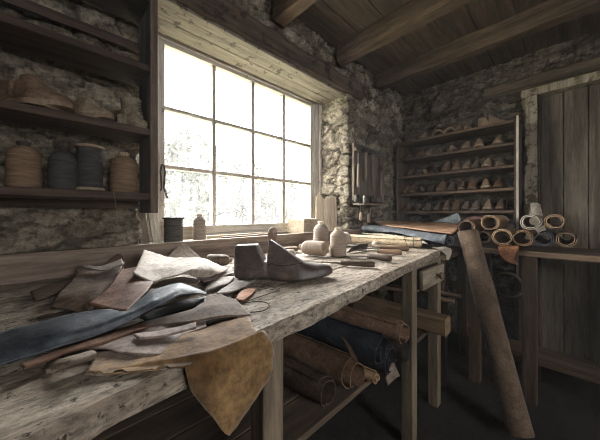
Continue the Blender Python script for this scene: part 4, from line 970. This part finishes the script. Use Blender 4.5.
# offcut flap sticking up between the rolls
sheet('leather_scrap', 'stiff tan leather scrap sticking up between the rolls under the bench', [[Wd(341, 336, .89), Wd(344.5, 338, .885)], [Wd(347, 347, .87), Wd(351, 348, .865)], [Wd(354, 361, .85), Wd(358, 362, .845)]], LM['umber'], n=(8, 12), wr=.001, seed=81)
sheet('leather_scrap', 'pale leather corner poking out from the rolls by the bench leg', [[Wd(386, 378, .95), Wd(391, 364, .97), Wd(394, 362, .975)], [Wd(388, 386, .94), Wd(396, 378, .95), Wd(400, 376, .96)]], LM['taupe'], n=(12, 8), wr=.001, seed=83)
def timber(label, u, v, z, L, w, h, m, dx=0, seed=0):
    e = W(u, v, z); mb = MB(); rows = []
    for y in np.linspace(0, L, 26):
        rows.append([(dx*y+a*w/2, y, b*h/2) for a, b in ((-1, -.8), (-.8, -1), (.8, -1), (1, -.8), (1, .7), (.7, 1), (-.75, 1), (-1, .75))])
    mb.grid(rows, None, True, True); o = mb.build('timber', m, origin=(0, 0, 0), noise=.004, nscale=12, nseed=seed); o.location = e
    return tag(o, label, 'timber', 'timber stored under the bench')
M_TIM = wood('raw timber', '5d4a38', '8f7659', 'Y', .85, None, .8, .1, .6)
timber('thick squared timber sticking out from the lower shelf beside the drawer leg', 448, 326, .505, .5, .085, .085, M_TIM, -.04, 3)
mb = MB(); mb.box(-.3, .12, -.03, .03, 0, .112); o = mb.build('timber', wood('dark timber', '40342a', '6a5746', 'X'), origin=(0, 0, 0), bevel=.004); o.location = (1.62-.2, .98, SZ+.001); tag(o, 'dark squared timber at the back of the lower shelf under the thin poles', 'timber', 'timber stored under the bench')
for u, v, r, lab in ((462, 297, .011, 'thin pole under the bench end, the right one of two'), (454, 301.5, .012, 'thin pole under the bench end, the left one of two')):
    e = W(u, v, .575); mb = MB(); mb.tube([(0, 0, 0), (-.01, .2, .002), (-.03, .5, .0)], r, 12); o = mb.build('wooden_pole', wood('pole wood', '5b4838', '8a715b', 'Y'), origin=(0, 0, 0)); o.location = e; tag(o, lab, 'pole', 'thin poles under the bench')
# hoop on the lower shelf of the storage table, dim
c = Vector((2.04, onx(507, 2.04), 0)); c.z = CAMZ+(HV-285)/FPX*dep(c.x, c.y)
mb = MB(); mb.tube([(0, .075*math.cos(a), .075*math.sin(a)) for a in np.linspace(0, 2*PI, 40)], .008, 8); o = mb.build('hoop', wood('hoop wood', '4a3c30', '6d5a48', 'Y'), origin=(0, 0, 0)); o.location = c+Vector((.0, 0, 0)); tag(o, 'dim wooden hoop hanging in the shadow below the stacked rolls', 'hoop')
mb = MB(); mb.tube([(.0, 0, .085), (.0, 0, TZ-.036-c.z)], .002, 6); o = mb.build('hook_cord', M_CORD, o, origin=None)
# ================================================================== TOOL BOARD ON THE PIER
ty = 1.095
tx0, tx1 = ony(354, ty), ony(384, ty); tz0, tz1 = CAMZ+.10, CAMZ+.53
tbn = thing('tool_board', 'dark plank tool board fixed to the stone pier right of the window', 'tool board', (tx0, ty, tz0))
mb = MB()
for i in range(4): a = i*(tx1-tx0)/4; mb.box(a+.001, a+(tx1-tx0)/4-.001, .0, .02, 0, tz1-tz0)
part('back_plank', mb, wood('tool board planks', '4b4138', '7d6f61', 'Z', .85), tbn, bevel=.002)
mb = MB(); mb.box(0, tx1-tx0, -.016, -.001, tz1-tz0-.06, tz1-tz0-.035); part('rail', mb, wood('tool rail', '4a3f35', '786858', 'X'), tbn, bevel=.002)
mb = MB(); mb.box(-.01, (tx1-tx0)*.78, -.09, -.001, -.035, -.02); part('shelf', mb, wood('tool shelf', '564a3e', '8a7a69', 'X'), tbn, bevel=.002)
GT = 'tools hanging on the tool board'
H_T = wood('hung handle wood', '5d4e40', '998570', 'Z', .7)
def hung(u, ztop, L, r, label, cat, head, name):
    x = ony(u, ty-.025); t = thing(name, label, cat, (x, ty-.03, ztop), (0, R(random.uniform(-4, 4)), 0), GT)
    mb = MB(); mb.lathe([(r*.6, -L), (r, -L*.96), (r*1.05, -L*.8), (r*.8, -L*.4), (r*.8, -.03)], 14); part('handle', mb, H_T, t)
    mb = MB()
    if head == 'hammer': mb.box(-.045, .02, -.012, .012, -.032, .0); mb.add([(.02, -.011, -.03), (.02, .011, -.03), (.06, .011, -.018), (.06, -.011, -.018), (.02, -.011, -.004), (.02, .011, -.004), (.06, .011, -.014), (.06, -.011, -.014)], [(0, 1, 2, 3), (4, 7, 6, 5), (0, 3, 7, 4), (1, 5, 6, 2), (3, 2, 6, 7)])
    elif head == 'pincers':
        for s in (1, -1): mb.tube([(s*.002, 0, -.03), (s*.018, 0, -.015), (s*.016, 0, .008), (s*.002, 0, .016)], .006, 8)
    else: mb.lathe([(r*.5, -.03), (r*.5, .03), (r*.2, .06)], 10)
    part('head', mb, M_IRON, t, bevel=.001 if head == 'hammer' else 0); return t
zt = tz1-.03
hung(358, zt-.10, .20, .009, 'short steel tool hanging at the left of the tool board', 'tool', 'spike', 'hanging_rasp')
hung(365.5, zt+.0, .25, .013, 'cobbler hammer with pale handle hanging at the middle of the tool board', 'hammer', 'hammer', 'hanging_hammer')
hung(372, zt-.0, .31, .011, 'long handled hammer hanging right of middle on the tool board', 'hammer', 'hammer', 'hanging_hammer')
hung(380, zt-.12, .24, .010, 'pincers hanging at the right edge of the tool board', 'pincers', 'pincers', 'hanging_pincers')
for u, s, lab, m in ((358.5, .95, 'dark iron sole form at the left of the small tool shelf', M_IRON), (365.5, .85, 'grey iron sole form in the middle of the small tool shelf', M_STEEL), (372.5, .9, 'dark iron sole form at the right of the small tool shelf', M_IRON)):
    x = ony(u, ty-.05); o = bpy.data.objects.new('iron_form', LBODY[3 if m is M_IRON else 1].copy()); o.data.materials.clear(); o.data.materials.append(m); COL.objects.link(o)
    o.location = (x, ty-.052, tz0-.018); o.scale = (.42*s, s*.7, .8*s); o.rotation_euler = (0, 0, R(random.uniform(-12, 12))); tag(o, lab, 'iron form', 'iron forms on the small tool shelf')
for u, L, lab in ((361, .11, 'short tool hanging under the left of the small tool shelf'), (369, .13, 'short tool hanging under the right of the small tool shelf')):
    x = ony(u, ty-.05); t = thing('hanging_tool', lab, 'tool', (x, ty-.05, tz0-.037), (0, R(3), 0), GT)
    mb = MB(); mb.lathe([(.004, -L), (.011, -L*.95), (.01, -L*.5), (.006, -L*.45)], 12); part('handle', mb, H_T, t)
    mb = MB(); mb.lathe([(.006, -L*.45), (.005, -.006), (.002, 0)], 10); part('shank', mb, M_IRON, t)
# ================================================================== OUTSIDE THE WINDOW
g = mat('pale field grass', [(.3, '55583f'), (.7, '7c7d62')], (3, 3, 3), .95, .3, .02)
mb = MB(); mb.box(-16, 40, WY+.2, 45, -.1, 0); o = struct(mb.build('ground_outside', g))
M_BARK = mat('tree bark', [(.3, '2e2822'), (.7, '4a4138')], (6, 6, 2), .95, .6); M_LEAF = mat('tree leaves', [(.3, '24261f'), (.7, '3b3d35')], (3, 3, 3), .9, .5)
def tree(x, y, h, w, label, seed):
    rnd = random.Random(seed); t = thing('garden_tree', label, 'tree', (x, y, 0), (0, 0, 0), 'trees beyond the window')
    mb = MB(); mb.tube([(0, 0, 0), (.05, 0, h*.3), (-.05, .05, h*.6), (0, 0, h*.85)], [h*.022, h*.017, h*.012, h*.004], 8)
    for k in range(9):
        a = rnd.uniform(0, 2*PI); z = h*rnd.uniform(.25, .7); l = w*rnd.uniform(.4, .9); mb.tube([(0, 0, z), (l*.5*math.cos(a), l*.5*math.sin(a), z+l*.3), (l*math.cos(a), l*math.sin(a), z+l*.45)], [h*.008, h*.005, h*.002], 5)
    part('trunk', mb, M_BARK, t)
    mb = MB()
    for k in range(1800):
        a = rnd.uniform(0, 2*PI); z = rnd.uniform(.22, 1); rr = w*math.sin(PI*min(1, (z-.12)/.9))**.7*rnd.random()**.5; c = Vector((rr*math.cos(a), rr*math.sin(a), h*z))
        u = Vector((rnd.gauss(0, 1), rnd.gauss(0, 1), rnd.gauss(0, 1))).normalized(); v = u.orthogonal().normalized(); s = h*rnd.uniform(.03, .055)
        mb.add([c-u*s, c+v*s*.6, c+u*s, c-v*s*.6], [(0, 1, 2, 3)])
    part('crown', mb, M_LEAF, t)
for i, (x, y, h, w, lab) in enumerate(((3.2, 8.4, 3.7, 1.5, 'broad hazy tree seen through the left panes'), (6.4, 9.2, 3.3, 1.5, 'hazy tree seen through the second column of panes'), (9.9, 11.2, 3.2, 1.6, 'hazy tree seen through the third column of panes'), (14.5, 13, 3.4, 1.9, 'low hazy tree seen through the right panes'), (5.0, 14, 5.0, 2.0, 'tall distant tree between the first two nearer trees'), (10, 17, 5.0, 2.3, 'wide distant tree behind the second and third columns of panes'), (15.5, 19, 5.0, 2.5, 'wide distant tree behind the third and fourth columns of panes'), (23, 22, 5, 3.0, 'far tree showing beside the right edge of the window'))): tree(x, y, h, w, lab, i+5)
# low white outbuilding with pitched roof
ob = thing('outbuilding', 'low white outbuilding with pitched roof seen through the lower right panes', 'building', (9.2, 7.6, 0), (0, 0, R(-8)))
M_WW = mat('white render', [(.3, 'a8a39a'), (.7, 'c9c4bb')], (2, 2, 2), .9, .2)
mb = MB(); mb.box(-1.4, 1.4, -.8, .8, 0, 1.15); part('wall', mb, M_WW, ob)
mb = MB(); mb.add([(-1.55, -1, 1.1), (1.55, -1, 1.1), (1.55, 0, 1.62), (-1.55, 0, 1.62), (-1.55, 1, 1.1), (1.55, 1, 1.1), (-1.55, -1, 1.04), (1.55, -1, 1.04), (1.55, 1, 1.04), (-1.55, 1, 1.04)], [(0, 1, 2, 3), (3, 2, 5, 4), (0, 6, 7, 1), (4, 5, 8, 9), (6, 9, 8, 7), (0, 3, 4, 9, 6), (1, 7, 8, 5, 2)]); part('roof', mb, mat('grey slates', [(.3, '5d5a56'), (.7, '7d7a74')], (6, 6, 6), .8, .3), ob)
